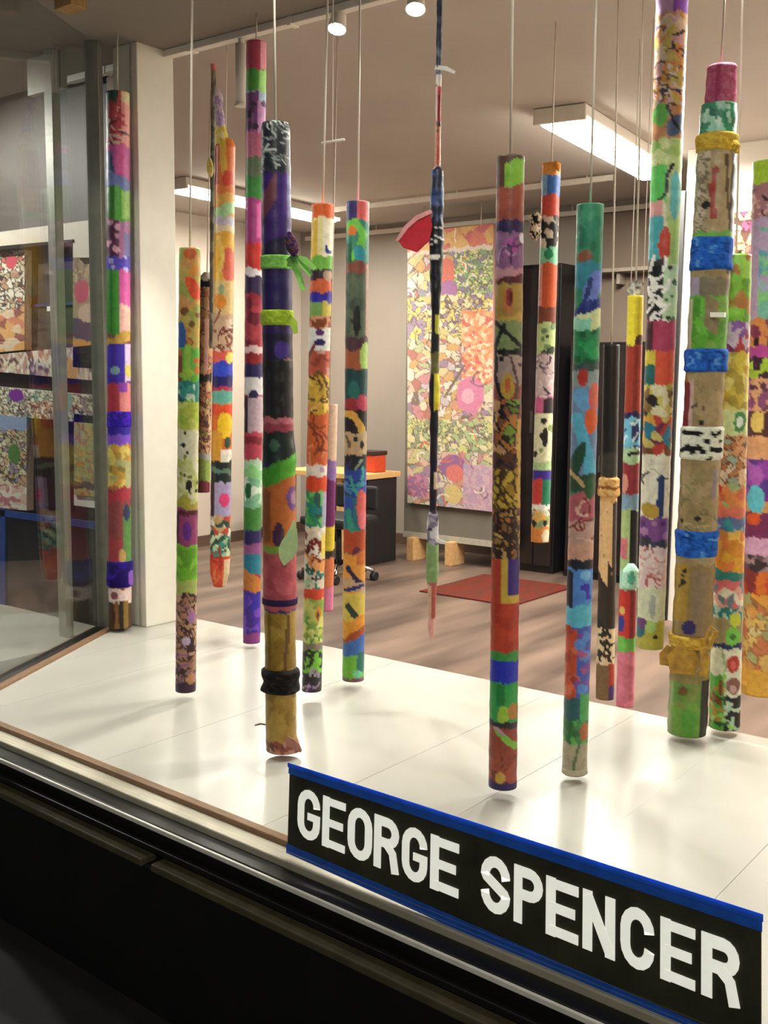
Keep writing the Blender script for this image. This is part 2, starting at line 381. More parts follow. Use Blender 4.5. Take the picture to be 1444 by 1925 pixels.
# ------------------------------------------------------------------ shop front: glass, frame, stall riser, pavement
blk = mat('frame_black', '#16150f', .35, .2, 8); alu = mat('aluminium', '#f0ece0', .5, .1, 30); woodb = mat('stop_wood', '#7a5b3e', .5, .25, 30, stretch=(1, 12, 12))
bei = mat('sill_beige', '#b5ad98', .5, .12, 14, stretch=(1, 6, 1))
wn = struct(empty('window_1', (-1.3, gy(-1.3), .47)))
def wpart(o): o.parent = wn; o.matrix_parent_inverse = wn.matrix_world.inverted() if False else Matrix.Translation(-Vector(wn.location)); return o
wpart(gbox('glass_pane', -3.11, -.468, -.004, .004, .455, ZS, GLASS))
wpart(gbox('glass_pane', -.456, XR, -.004, .004, .455, ZS, GLASS))
wpart(gbox('glass_joint', -.468, -.456, -.004, .006, .455, ZS, mat('joint_pale', '#cfcabc', .5, trans=.5)))
wpart(gbox('glazing_stop', -3.14, XR, .052, .078, .44, .487, woodb, bevel=.003))
wpart(gbox('inner_sill', -3.14, XR, .0, .052, .42, .473, bei, bevel=.003))
wpart(gbox('lower_frame', -3.2, XR, -.052, .0, .34, .458, blk, bevel=.004))
wpart(gbox('bright_strip', -3.2, XR, -.058, -.05, .444, .456, alu, bevel=.002))
wpart(gbox('lower_ledge', -3.2, -1.962, -.10, -.05, .368, .388, mat('ledge_olive', '#544d38', .5, .2, 20), bevel=.004))
wpart(gbox('lower_ledge', -1.925, XR, -.10, -.05, .368, .388, mat('ledge_olive', '#544d38', .5, .2, 20), bevel=.004))
wpart(gbox('frame_groove', -3.2, XR, -.075, -.05, .40, .415, blk, bevel=.003))
struct(gbox('wall_stall_riser', -3.2, XR, -.095, .05, 0, .37, mat('riser_black', '#0d0d0a', .6, .3, 6)))
struct(box('pavement', -7, 3, -1.5, 1.9, -.1, 0, mat('pavement_grey', '#191815', .85, .25, 9, bump=.2)))

# the side glass runs back from the corner of the shop front
A = Vector((-3.13, gy(-3.13)+.01, 0)); B = Vector((-3.695, 2.84, 0)); dS = (B-A).normalized(); nS = Vector((dS.y, -dS.x, 0)); LS = (B-A).length
w2 = struct(empty('window_2', (0, 0, 0)))
def sbox(nm, l0, l1, n0, n1, z0, z1, m, bevel=0):
    v = [A+dS*a+nS*b+Vector((0, 0, z)) for z in (z0, z1) for a, b in ((l0, n0), (l1, n0), (l1, n1), (l0, n1))]
    return obj(nm, v, BF, m, w2, bevel=bevel)
alg = mat('frame_alu_dull', '#8f8d7e', .4, .1, 20, metal=.3)
sbox('glass_pane', .0, LS, -.004, .004, .47, ZS, GLASS)
sbox('side_sill', 0, LS+.02, -.045, .05, .40, .482, blk, .004)
sbox('glazing_stop', 0, LS+.02, .025, .055, .46, .49, woodb, .003)
sbox('end_mullion', LS-.012, LS+.03, -.03, .03, .47, ZS, alg, .003)
sbox('corner_post', -.03, .012, -.03, .03, .40, ZS, alg, .003)
sbox('side_riser', 0, LS, -.045, -.012, 0, .40, blk)

# ------------------------------------------------------------------ across the entry: raised landing, dark wall, second glazing bar, art-covered door
struct(box('floor_landing', -6.2, -3.78, 1.9, 3.1, .0, .405, mat('landing_pale', '#a9a698', .45, .08, 5)))
struct(box('wall_entry', -6.6, -3.705, 3.2, 3.26, 0, ZC, mat('entry_wall', '#4c443b', .6, .2, 3)))
jb = struct(box('trim_2', -3.99, -3.705, 3.14, 3.2, .4, ZS, mat('jamb_gold', '#8a6a2c', .5, .5, 10, stretch=(14, 1, .4), c2='#2c2012')))
p0 = pz(125, 1190, .42)
mu = struct(box('trim_3', p0.x-.028, p0.x+.028, p0.y-.02, p0.y+.02, .405, ZS, mat('mullion_pale', '#a7a596', .4, .08, metal=.2), bevel=.003))
box('head_plate', p0.x-.2, p0.x+.035, p0.y+.02, p0.y+.05, 2.75, ZS, mat('mullion_pale', '#a7a596', .4, .08, metal=.2), mu)
q = pz(126, 8, 2.88)
box('wood_bracket', q.x-.05, q.x+.05, q.y-.02, q.y+.05, 2.865, 2.9, mat('bracket_wood', '#a8813f', .5, .3, 20, stretch=(1, 8, 1)), mu, bevel=.004)

# unseen downlight added in the entry to light the patchwork door
dl = empty('entry_fill_light', (-5.35, 2.3, ZS)); cyl('trim_ring', (0, 0, -.012), (0, 0, 0), .07, .07, mat('lamp_white', '#e6e0d6'), dl, 24); cyl('lamp_lens', (0, 0, -.016), (0, 0, -.01), .05, .05, mat('lens_glow', '#fffaf0', .5, .0, emit=60), dl, 24)
tag(dl, 'added round fill light in the ceiling of the entry', 'ceiling light')
spot_lamp('entry_fill_lamp', (-5.35, 2.3, ZS-.03), (-4.45, 3.1, 1.3), 170, 120)

# unseen downlights added over the front of the bay to brighten the poles
for x, near in ((-2.75, 'above the yellow and green pole'), (-1.75, 'above the purple and black pole'), (-.75, 'above the end of the name sign'), (.2, 'close to the right wall')):
    d2 = empty('bay_fill_light', (x, 1.95, ZS)); cyl('trim_ring', (0, 0, -.012), (0, 0, 0), .06, .06, mat('lamp_white', '#e6e0d6'), d2, 24); cyl('lamp_lens', (0, 0, -.016), (0, 0, -.01), .042, .042, mat('lens_glow', '#fffaf0', .5, .0, emit=60), d2, 24)
    tag(d2, 'added round fill light in the lowered window ceiling '+near, 'ceiling light', 'added fill lights over the window bay')
    spot_lamp('bay_fill_lamp', (x, 1.95, ZS-.03), (x-.35, 2.75, 1.2), 20, 100, radius=.06)

# ------------------------------------------------------------------ track lighting on the edge of the soffit
lampw = mat('lamp_white', '#e6e0d6', .5, .03)
tk = box('lighting_track', -4.2, .8, 3.085, 3.125, ZS-.03, ZS-.001, lampw, bevel=.003)
for k in range(9): box('track_joint', -3.95+k*.55, -3.93+k*.55, 3.082, 3.128, ZS-.034, ZS-.002, lampw, tk)
tag(tk, 'white lighting track along the edge of the lowered ceiling', 'track')
def spot(label, px, py, tgt, watts, z=2.845, ang=80, glow=60):
    p = pz(px, py, z); p = Vector((p.x, 3.105, z)); d = (Vector(tgt)-p).normalized()
    e = empty('track_spotlight', p)
    cyl('bracket', (0, 0, ZS-.03-z), (0, 0, .0), .011, .011, lampw, e, 10)
    cyl('lamp_head', -d*.03, d*.035, .026, .034, lampw, e, 20)
    cyl('lamp_lens', d*.03, d*.037, .030, .030, mat('lens_glow', '#fffaf0', .5, .0, emit=glow), e, 20)
    cyl('lamp_yoke', (0, 0, .02), -d*.02, .016, .016, lampw, e, 10)
    tag(e, label, 'spotlight', 'spotlights on the white track')
    spot_lamp('track_spotlight_lamp', p+d*.05, tgt, watts, ang)
spot('glowing track spotlight above the plain purple and black pole', 595, 22, (-2.3, 2.2, .4), 58)
spot('glowing track spotlight above the thin decorated stick', 770, -4, (-1.7, 2.2, .4), 58)
spot('track spotlight over the brown taped pole', 1150, -90, (-1.0, 2.3, .4), 58)
spot('track spotlight at the near end of the track', 1400, -160, (-.3, 2.3, .4), 48)
# the lamp that hangs straight down, its beam added to light the left end
p = pz(425, 68, 2.86); e = empty('track_spotlight', (p.x, 3.105, 2.87))
cyl('bracket', (0, 0, 0), (0, 0, -.03), .012, .012, lampw, e, 10); cyl('lamp_head', (0, 0, -.02), (0, 0, -.25), .024, .024, lampw, e, 20); cyl('rim', (0, 0, -.245), (0, 0, -.255), .026, .026, lampw, e, 20)
spot_lamp('track_spotlight_lamp', (p.x, 3.105, 2.60), (-3.0, 2.4, .3), 50, 80)
tag(e, 'white cylinder spotlight pointing straight down from the track', 'spotlight', 'spotlights on the white track')

# ------------------------------------------------------------------ sign taped to the glass
signm = mat('sign_paper', '#4c4930', .6, .35, 9, c2='#323224', trans=.3); lett = mat('letter_paper_glow', '#f4f1e6', .6, .04, 40, emit=.5); tape = mat('tape_blue', '#2c7cf4', .5, .12, 30, trans=.4)  # letters emit a little, standing in for shop light through the paper
TL, TR, BR_, BL = (pg(545, 1437, .012), pg(1431, 1722, .012), pg(1431, 2004, .012), pg(540, 1603, .012))
sg = empty('name_sign', (BL+BR_)/2); inv = Matrix.Translation(-Vector(sg.location))
def sp(u, v, o=0.0): q = BL.lerp(BR_, u).lerp(TL.lerp(TR, u), v); return q+Vector((GA*o, -o, 0))-Vector(sg.location)
def spoly(nm, uv, m, o0, th): v, f = slab([sp(a, b, o0) for a, b in uv], (0, -th, 0)); return obj(nm, v, f, m, sg)
spoly('sign_sheet', ((0, 0), (1, 0), (1, 1), (0, 1)), signm, -.002, .002)
for v0, v1 in ((0, .105), (.90, 1.0)): spoly('blue_tape', ((-.002, v0), (1.002, v0), (1.002, v1), (-.002, v1)), tape, .0005, .0012)
spoly('blue_tape', ((-.004, .97), (1.004, .97), (1.004, 1.02), (-.004, 1.02)), tape, .0019, .0010)
W_ = (BR_-BL).length; H_ = (TL-BL).length
def arc(cx, cy, rx, ry, a0, a1, n=8): return [(cx+rx*math.cos(math.radians(a0+(a1-a0)*i/n)), cy+ry*math.sin(math.radians(a0+(a1-a0)*i/n))) for i in range(n+1)]
def glyph(ch, w, h, s):
    """centre lines of one condensed capital, in metres"""
    a = s/2; r = (w-s)/2; R2 = r*1.15; x0, x1 = a, w-a; xm = w/2; t = h-a
    O = arc(xm, h-a-R2, r, R2, 0, 180)+arc(xm, a+R2, r, R2, 180, 360)
    if ch == 'O': return [O+[O[0]]]
    if ch == 'C': return [[(x1, h*.66)]+arc(xm, t-R2, r, R2, 0, 180)+arc(xm, a+R2, r, R2, 180, 360)+[(x1, h*.34)]]
    if ch == 'G': return [[(x1, h*.68)]+arc(xm, t-R2, r, R2, 0, 180)+arc(xm, a+R2, r, R2, 180, 360)+[(x1, h*.51)], [(xm-.05*w, h*.47), (w, h*.47)]]
    if ch == 'E': return [[(x0, 0), (x0, h)], [(x0, t), (w, t)], [(x0, h/2), (w*.9, h/2)], [(x0, a), (w, a)]]
    if ch == 'N': return [[(x0, 0), (x0, h)], [(x1, 0), (x1, h)], [(x0, h-s*.4), (x1, s*.4)]]
    rb = (h*.5-s*.0)/2-a*.6
    bowl = [(x0, t)]+arc(w-a-rb, t-rb, rb, rb, 90, -90)+[(x0, t-2*rb)]
    if ch == 'P': return [[(x0, 0), (x0, h)], bowl]
    if ch == 'R': return [[(x0, 0), (x0, h)], bowl, [(xm-.02*w, t-2*rb), (x1-.1*w, h*.36), (x1+.02*w, 0)]]
    if ch == 'S': return [[(x1, h*.69)]+arc(xm, t-R2, r, R2, 0, 180)+[(x0+.02*w, h*.62), (xm, h*.5), (x1-.02*w, h*.38)]+arc(xm, a+R2, r, R2, 0, -180)+[(x0, h*.31)]]
LET = [('G', 560, 602), ('E', 607, 650), ('O', 655, 701), ('R', 705, 752), ('G', 758, 806), ('E', 812, 866), ('S', 908, 964), ('P', 971, 1026), ('E', 1032, 1094), ('N', 1102, 1164), ('C', 1174, 1239), ('E', 1250, 1317), ('R', 1328, 1402)]
for ch, a, b in LET:
    ym = 1532+(a-582)*.41
    ua = ((pg(a, ym, .012)-BL).dot(BR_-BL))/W_**2; ub = ((pg(b, ym+20, .012)-BL).dot(BR_-BL))/W_**2
    wl = (ub-ua)*W_; v0, v1 = .245+.085*ua, .795-.03*ua; hl = (v1-v0)*H_
    V = []; Fc = []
    sw = wl*.29 if ch not in 'EN' else wl*.30
    for li, line in enumerate(glyph(ch, wl, hl, sw)):
        n = len(line); closed = n > 3 and abs(line[0][0]-line[-1][0])+abs(line[0][1]-line[-1][1]) < 1e-6; base = len(V); ww = sw*(.82 if len(line) == 2 and abs(line[0][1]-line[1][1]) < 1e-6 else 1)
        for i in range(n):
            p_ = line[i-1] if i else (line[-2] if closed else line[0]); q_ = line[i+1] if i < n-1 else (line[1] if closed else line[-1])
            dx, dy = q_[0]-p_[0], q_[1]-p_[1]; L_ = math.hypot(dx, dy) or 1; nx, ny = -dy/L_*ww/2, dx/L_*ww/2
            for sgn in (1, -1):
                x, y = line[i][0]+nx*sgn, line[i][1]+ny*sgn
                for o_ in (.0008, .0020+.0002*li): V.append(sp(ua+x/W_, v0+y/H_, o_))
        for i in range(n-1):
            k = base+i*4; m_ = k+4
            Fc += [(k+1, m_+1, m_+3, k+3), (k, k+2, m_+2, m_), (k, m_, m_+1, k+1), (k+2, k+3, m_+3, m_+2)]
        k = base; Fc.append((k, k+1, k+3, k+2)); k = base+(n-1)*4; Fc.append((k, k+2, k+3, k+1))
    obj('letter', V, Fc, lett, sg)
tag(sg, 'black paper name sign with white capitals and blue tape edges stuck to the window', 'sign')

# ------------------------------------------------------------------ art beyond the side glass
PATCH = ['#d9cfb4', '#c8b78f', '#b98f74', '#c9705a', '#8fa05a', '#7f5a78', '#d8a05a', '#e4dcc8', '#6f8a9a', '#a84a52', '#c8c07a']
YD = 3.1
def dp(x, y): return pt(x, y, YD)
dr = empty('covered_door', pt(90, 1000, YD))
def dpanel(nm, x0, x1, ya, yb, ops, seed, sl=0.0, th=.04):
    o = panel(nm, dp(x0, ya), dp(x1, ya-(x1-x0)*.1*(1 if ya < 690 else -.9)), dp(x1, yb-(x1-x0)*.1*(1 if yb < 690 else -.9)), dp(x0, yb), (x1-x0)/2, ya, yb, max(8, int((x1-x0)/2)), int((yb-ya)/2), ops, seed, None, None, th)
    o.parent = dr; o.matrix_parent_inverse = Matrix.Translation(-Vector(dr.location)); return o
dpanel('upper_stile', -60, 46, 480, 668, [('v', 0, 2000, PATCH[:4]+['#e4dcc8']*3, 13, '#4a3a34', .7), ('b', 590, 690, '#c98a5a'), ('v', 590, 690, ['#c9785a', '#d8a060', '#d9c0a0', '#8a4a40'], 12), ('e', .55, 500, .2, 14, '#c84a5a')], 11)
dpanel('upper_stile', 137, 184, 474, 690, [('b', 0, 2000, '#a98f72'), ('v', 0, 560, ['#a98f72', '#8a7458', '#c0a684'], 14), ('e', -.3, 548, .6, 22, '#c8506a'), ('e', .3, 590, .9, 20, '#d0b098', 20), ('b', 604, 640, '#5a3a5a', 8), ('v', 640, 700, ['#d8923a', '#c06a5a', '#b88a9a'], 14)], 12)
dpanel('middle_rail', -60, 184, 672, 694, [('v', 0, 2000, ['#d9cfb4', '#c9b49a', '#b98f84', '#6a4a44', '#e4dcc8'], 9), ('e', .6, 690, .12, 10, '#d8a04a')], 13)
dpanel('middle_rail', -60, 184, 722, 775, [('v', 0, 2000, ['#e4dcc8', '#d9d5b5', '#b9a88f', '#d9cfb4', '#a08a90', '#8a9a8a'], 9, '#5a4a44', .5), ('e', -.2, 735, .12, 12, '#7a2a90'), ('e', .55, 735, .1, 22, '#7fb0a0')], 14)
dpanel('lower_stile', -60, 50, 775, 950, [('v', 0, 2000, ['#d9c8a4', '#b8b88a', '#c8a07a', '#d9cfb4', '#a8a07a', '#9a8aa0'], 13, '#5a4a40', .6), ('e', .6, 845, .2, 18, '#4f7a3a'), ('b', 775, 800, '#8a9ab8'), ('v', 905, 960, ['#d9b8a4', '#c07a80', '#e4dcc8'], 10)], 15)
dpanel('lower_stile', 139, 184, 778, 930, [('v', 0, 2000, ['#b8b07a', '#a8a86a', '#c9a45a', '#c0783a', '#8f8a6a'], 13), ('b', 905, 916, '#5a4448')], 16)
bx_ = lambda nm, x0, x1, ya, yb, m, dy=0.0, th=.02: dpanel_box(nm, x0, x1, ya, yb, m, dy, th)
def dpanel_box(nm, x0, x1, ya, yb, m, dy, th):
    P = [pt(x, y, YD+dy) for x, y in ((x0, ya), (x1, ya+(x1-x0)*(ya-690)/1990), (x1, yb+(x1-x0)*(yb-690)/1990), (x0, yb))]
    v, f = slab(P, (0, th, 0)); o = obj(nm, v, f, m, None); o.parent = dr; o.matrix_parent_inverse = Matrix.Translation(-Vector(dr.location)); return o
dpanel_box('door_slab', -60, 186, 470, 985, mat('door_brown', '#3b2622', .35, .35, 6), .05, .03)
dpanel_box('dark_pane', 46, 137, 462, 662, mat('pane_taupe', '#4f473e', .2, .25, 5), .045, .008)
for y in (573, 660): dpanel_box('blue_tape', 46, 137, y, y+5, mat('tape_navy', '#1c2c66', .5), .035, .01)
dpanel_box('white_rectangle', 88, 112, 576, 585, mat('patch_white', '#f4efe2', .5, .02), .03, .008)  # small plain white rectangle on the upper pane
dpanel_box('dark_pane', 50, 139, 776, 950, mat('pane_maroon', '#33150f', .2, .5, 7), .045, .008)
dpanel_box('blue_tape', 50, 139, 772, 779, mat('tape_navy', '#1c2c66', .5), .035, .01)
dpanel_box('white_patch', 139, 184, 928, 950, mat('patch_white', '#f4efe2', .5, .02), .01, .02)
tag(dr, 'door covered in patchwork paintings behind the side glass', 'door')
lp = empty('dark_panel', pt(90, 1150, 3.0)); 
def lpb(nm, x0, x1, ya, yb, m, Y, th):
    P = [pt(x, y, Y) for x, y in ((x0, ya), (x1, ya+(x1-x0)*(ya-690)/1990), (x1, yb+(x1-x0)*(yb-690)/1990), (x0, yb))]
    v, f = slab(P, (0, th, 0)); o = obj(nm, v, f, m, None); o.parent = lp; o.matrix_parent_inverse = Matrix.Translation(-Vector(lp.location)); return o
lpb('panel_sheet', -60, 190, 952, 1148, mat('panel_black', '#1d1a12', .25, .5, 6), 3.02, .02)
lpb('blue_tape', -60, 190, 950, 962, mat('tape_blue_dim', '#1d3f86', .5), 3.012, .008)
for x in (0, 187): lpb('blue_tape', x, x+9, 955, 1148, mat('tape_blue_dim', '#1d3f86', .5), 3.012, .008)
tag(lp, 'dark sheet panel with blue tape edges under the patchwork door', 'panel')
hd = empty('door_header', pt(90, 440, 3.08))
P = [pt(x, y, 3.07) for x, y in ((-60, 444), (181, 412), (181, 484), (137, 484), (137, 452), (-60, 470))]
v, f = slab(P, (0, .025, 0)); o = obj('header_board', v, f, mat('header_cream', '#d9cdbb', .5, .04)); o.parent = hd; o.matrix_parent_inverse = Matrix.Translation(-Vector(hd.location))
P = [pt(x, y, 3.065) for x, y in ((-60, 468), (137, 450), (137, 455), (-60, 476))]
v, f = slab(P, (0, .01, 0)); o = obj('header_dark_strip', v, f, mat('frame_black', '#16150f')); o.parent = hd; o.matrix_parent_inverse = Matrix.Translation(-Vector(hd.location))  # dark strip along the lower edge of the header
tag(hd, 'cream header board above the patchwork door', 'header')

# ------------------------------------------------------------------ back of the shop
BANN = ['#d8ccb0', '#d0b098', '#c8886a', '#c0bc7a', '#a8b484', '#8a6a90', '#c89a58', '#dcd4c4', '#c07a84', '#c0b4b8', '#d0c08a', '#7a849a', '#a85a54', '#d8c8b4', '#cfc6ae']
par = empty('partition_board', (-4.95, 7.48, 0)); gm = mat('partition_grey', '#6f675a', .7, .08, 6)
def pb(nm, *a, bevel=0): o = box(nm, *a, bevel=bevel); o.parent = par; o.matrix_parent_inverse = Matrix.Translation(-Vector(par.location)); return o
pb('grey_board', -5.5, -4.4, 7.45, 7.51, .22, 2.6, gm, bevel=.004)
pb('bottom_rail', -5.5, -4.4, 7.44, 7.52, .19, .24, mat('rail_pale', '#a49c8c', .5))
for x in (-5.4, -5.0, -4.5): pb('wooden_foot', x, x+.07, 7.36, 7.56, 0, .2, mat('foot_wood', '#c79a66', .5, .15, 30), bevel=.004)
tag(par, 'grey partition board on wooden feet behind the large painting', 'partition')
z0, z1 = .555, 2.68
ops = [('v', 0, 2000, BANN, 8, '#5a4a44', .5), ('b', 430, 474, '#d8785a'), ('v', 430, 474, ['#d86a5a', '#d8985a', '#c85060', '#e0b060'], 12), ('b', 474, 482, '#e0cfc0'),
       ('v', 484, 560, ['#b8c860', '#d0dc90', '#8ab868', '#e0e0b8', '#5a9a70', '#6a6a90'], 8, '#4a5a3a', .5, {'u0': .1}), ('e', -.05, 520, .18, 30, '#d05a4a'), ('e', 0, 548, .2, 16, '#9a5aa0'), ('v', 560, 640, ['#d8c860', '#c8b870', '#8a7a9a', '#e0d8a8'], 8, '#4a3a4a', .5), ('v', 590, 720, ['#e0905a', '#e0b078', '#e8d0b0', '#c84a4a', '#d87a50'], 8, None, 1, {'u0': .3}),
       ('e', .5, 742, .32, 34, '#d06a9a'), ('e', .45, 745, .15, 14, '#e0a0b8'), ('l', [(-.1, 748), (.35, 690)], 5, '#4a3a2a'), ('v', 790, 850, ['#c8c878', '#9ab87a', '#d8d0a0', '#7a8a6a'], 8, '#4a4a34', .5),
       ('e', .1, 878, .3, 24, '#7a3a90'), ('e', .15, 890, .22, 16, '#d85a5a'), ('v', 870, 960, ['#b88aa8', '#c8a0b0', '#a890b0'], 9, None, 1, {'u0': .35}), ('v', 900, 940, ['#9a3a70', '#c06a90', '#7a3a80'], 8, None, 1, {'u1': -.5}), ('e', .1, 930, .2, 18, '#d0b868'), ('s', 440, 950, ['#4a3a30', '#7a4a80', '#c84a3a', '#f0e8d8'], 60, 26, 2.5), ('mixc', '#a8937f', .34)]
bn = panel('large_painting', pt(766, 438, 7.415), pt(927, 420, 7.415), pt(925, 962, 7.415), pt(766, 945, 7.415), 80, 438, 955, 90, 250, ops, 21, thick=.03)
tag(bn, 'tall busy multicoloured painting hung on the grey partition', 'painting')
for x in (-5.3, -4.75): cyl('hanging_wire', (x, 7.43, 2.7), (x, 7.43, 3.0), .004, .004, CORD, bn, 6)

dk = empty('desk', (-5.9, 7.1, 0)); dw = mat('desk_wood', '#cfa468', .4, .15, 16, stretch=(1, 9, 1))
def dkp(o): o.parent = dk; o.matrix_parent_inverse = Matrix.Translation(-Vector(dk.location)); return o
dkp(box('desk_top', -6.35, -5.45, 6.8, 7.33, .73, .775, dw, bevel=.004))
for x in (-6.28, -5.715):
    for y in (6.85, 7.28): dkp(box('leg', x-.03, x+.03, y-.03, y+.03, 0, .73, dw, bevel=.004))
dkp(box('pedestal', -5.66, -5.47, 6.9, 7.3, 0, .73, mat('pedestal_black', '#17110f', .6), bevel=.004))
dkp(box('modesty_panel', -6.3, -5.5, 7.28, 7.3, .1, .7, mat('dark_brown', '#2a1d18', .6)))
tag(dk, 'pale wooden desk against the back of the shop', 'desk')
bi = empty('red_bin', (-5.60, 7.12, .775))
v = boxv(-.09, .09, -.08, .08, 0, .15); obj('bin_body', v, BF, mat('bin_red', '#c2401f', .45, .1), bi, bevel=.01)
obj('dark_lid', boxv(-.098, .098, -.088, .088, .145, .18), BF, mat('lid_dark', '#2a1712', .5), bi, bevel=.006)
tag(bi, 'small red bin with a dark lid on the wooden desk', 'bin')
ch = empty('swivel_chair', (-5.32, 6.35, 0)); chb = mat('chair_black', '#15110f', .6, .2, 20); chrome = mat('chrome', '#c9c6c0', .15, .05, metal=1)
for k in range(5):
    a = 2*math.pi*k/5+.3; tip = Vector((.3*math.cos(a), .3*math.sin(a), .08)); tube_path('base_arm', [(0, 0, .13), tip*.5+Vector((0, 0, .07)), tip], .017, chrome, ch); cyl('castor', tip+Vector((-.02, 0, -.045)), tip+Vector((.02, 0, -.045)), .033, .033, chb, ch, 14)
cyl('gas_lift', (0, 0, .1), (0, 0, .42), .025, .02, chb, ch, 14)
obj('seat', boxv(-.23, .23, -.22, .22, .42, .5), BF, chb, ch, bevel=.03); obj('backrest', boxv(-.21, .21, .2, .25, .53, .72), BF, chb, ch, bevel=.02); obj('back_stem', boxv(-.03, .03, .22, .25, .45, .6), BF, chb, ch)
tag(ch, 'black swivel chair on a chrome base at the wooden desk', 'chair')

# red reflection on the floor, put into a flat streaked sheet
mt = empty('red_reflection', (-4.1, 6.9, 0)); Q = [Vector(q) for q in ((-4.5, 6.3, .002), (-3.7, 6.3, .002), (-3.7, 7.2, .002), (-4.5, 7.2, .002))]
v, f = slab([q-Vector(mt.location) for q in Q], (0, 0, .008)); obj('reflection_sheet', v, f, mat('reflection_red', '#6e2214', .9, .3, 7, stretch=(3, .5, 1), c2='#4a2f26', spec=.1), mt)
tag(mt, 'red striped mat standing in for a reflection on the brown shop floor', 'mat')

# dark cabinets and curtain at the back right
cbm = mat('cabinet_black', '#140f0e', .35, .4, 5)
def cabinet(label, x0, x1, z1, n, brown=False):
    e = empty('tall_cabinet', ((x0+x1)/2, 7.75, 0)); hw = (x1-x0)/2
    obj('carcass', boxv(-hw, hw, -.15, .3, 0, z1), BF, cbm, e, bevel=.006)
    for k in range(n):
        a = -hw+.01+2*(hw-.01)*k/n; b = -hw+.01+2*(hw-.01)*(k+1)/n
        d = obj('door', boxv(a+.005, b-.005, -.17, -.15, .06, z1-.03), BF, mat('cabinet_door', '#1f1715', .3, .4, 4) if not brown else mat('cabinet_brown', '#4a3d31', .5, .3, 6), e, bevel=.004)
        obj('handle', boxv(b-.05, b-.035, -.19, -.17, z1*.46, z1*.53), BF, mat('handle_grey', '#3a342e', .4), d)
    tag(e, label, 'cabinet', None)
cabinet('tall black cabinet with narrow doors behind the orange topped pole', -4.46, -4.1, 2.48, 2)
cabinet('narrow brown cabinet beside the tall black one', -4.62, -4.47, 2.45, 1, True)
cabinet('lower black cabinet between the teal pole and the white partition', -4.0, -3.0, 1.86, 3)
sh = box('wall_shelf', -4.0, -2.9, 7.9, 8.08, 2.42, 2.45, mat('shelf_pale', '#9a8c7c', .5), bevel=.003)
for x in (-3.8, -3.1): box('shelf_bracket', x, x+.03, 7.95, 8.08, 2.33, 2.42, mat('shelf_pale', '#9a8c7c', .5), sh)
tag(sh, 'pale narrow shelf on the brown back wall', 'shelf')
struct(box('wall_brown', -4.05, -2.5, 8.06, 8.1, 0, 2.9, mat('brown_wall', '#7d6c5c', .8, .06, 3)))
# white partition at the right
struct(box('wall_partition', -2.70, XR, 6.6, 6.72, 0, ZC, mat('partition_white', '#e8dfd2', .7, .03, 3)))
struct(box('trim_4', -2.79, -2.70, 6.58, 6.74, 0, 2.75, mat('trim_black', '#12100e', .5)))
rp = panel('wall_painting', pt(1380, 400, 6.56), pt(1500, 385, 6.56), pt(1500, 1090, 6.56), pt(1378, 1070, 6.56), 60, 400, 1080, 60, 200, [('v', 0, 2000, ['#d89a7a', '#e0b090', '#c8705a', '#e8d0b0', '#8a4a6a', '#d8a04a', '#a85a7a', '#6a4a3a', '#c89a8a'], 18, '#5a3a34', .8)], 23)
tag(rp, 'peach and pink painting on the white partition', 'painting')

# ------------------------------------------------------------------ the hanging poles
GRP = 'decorated poles hanging in the window bay'
INK = '#1a1412'
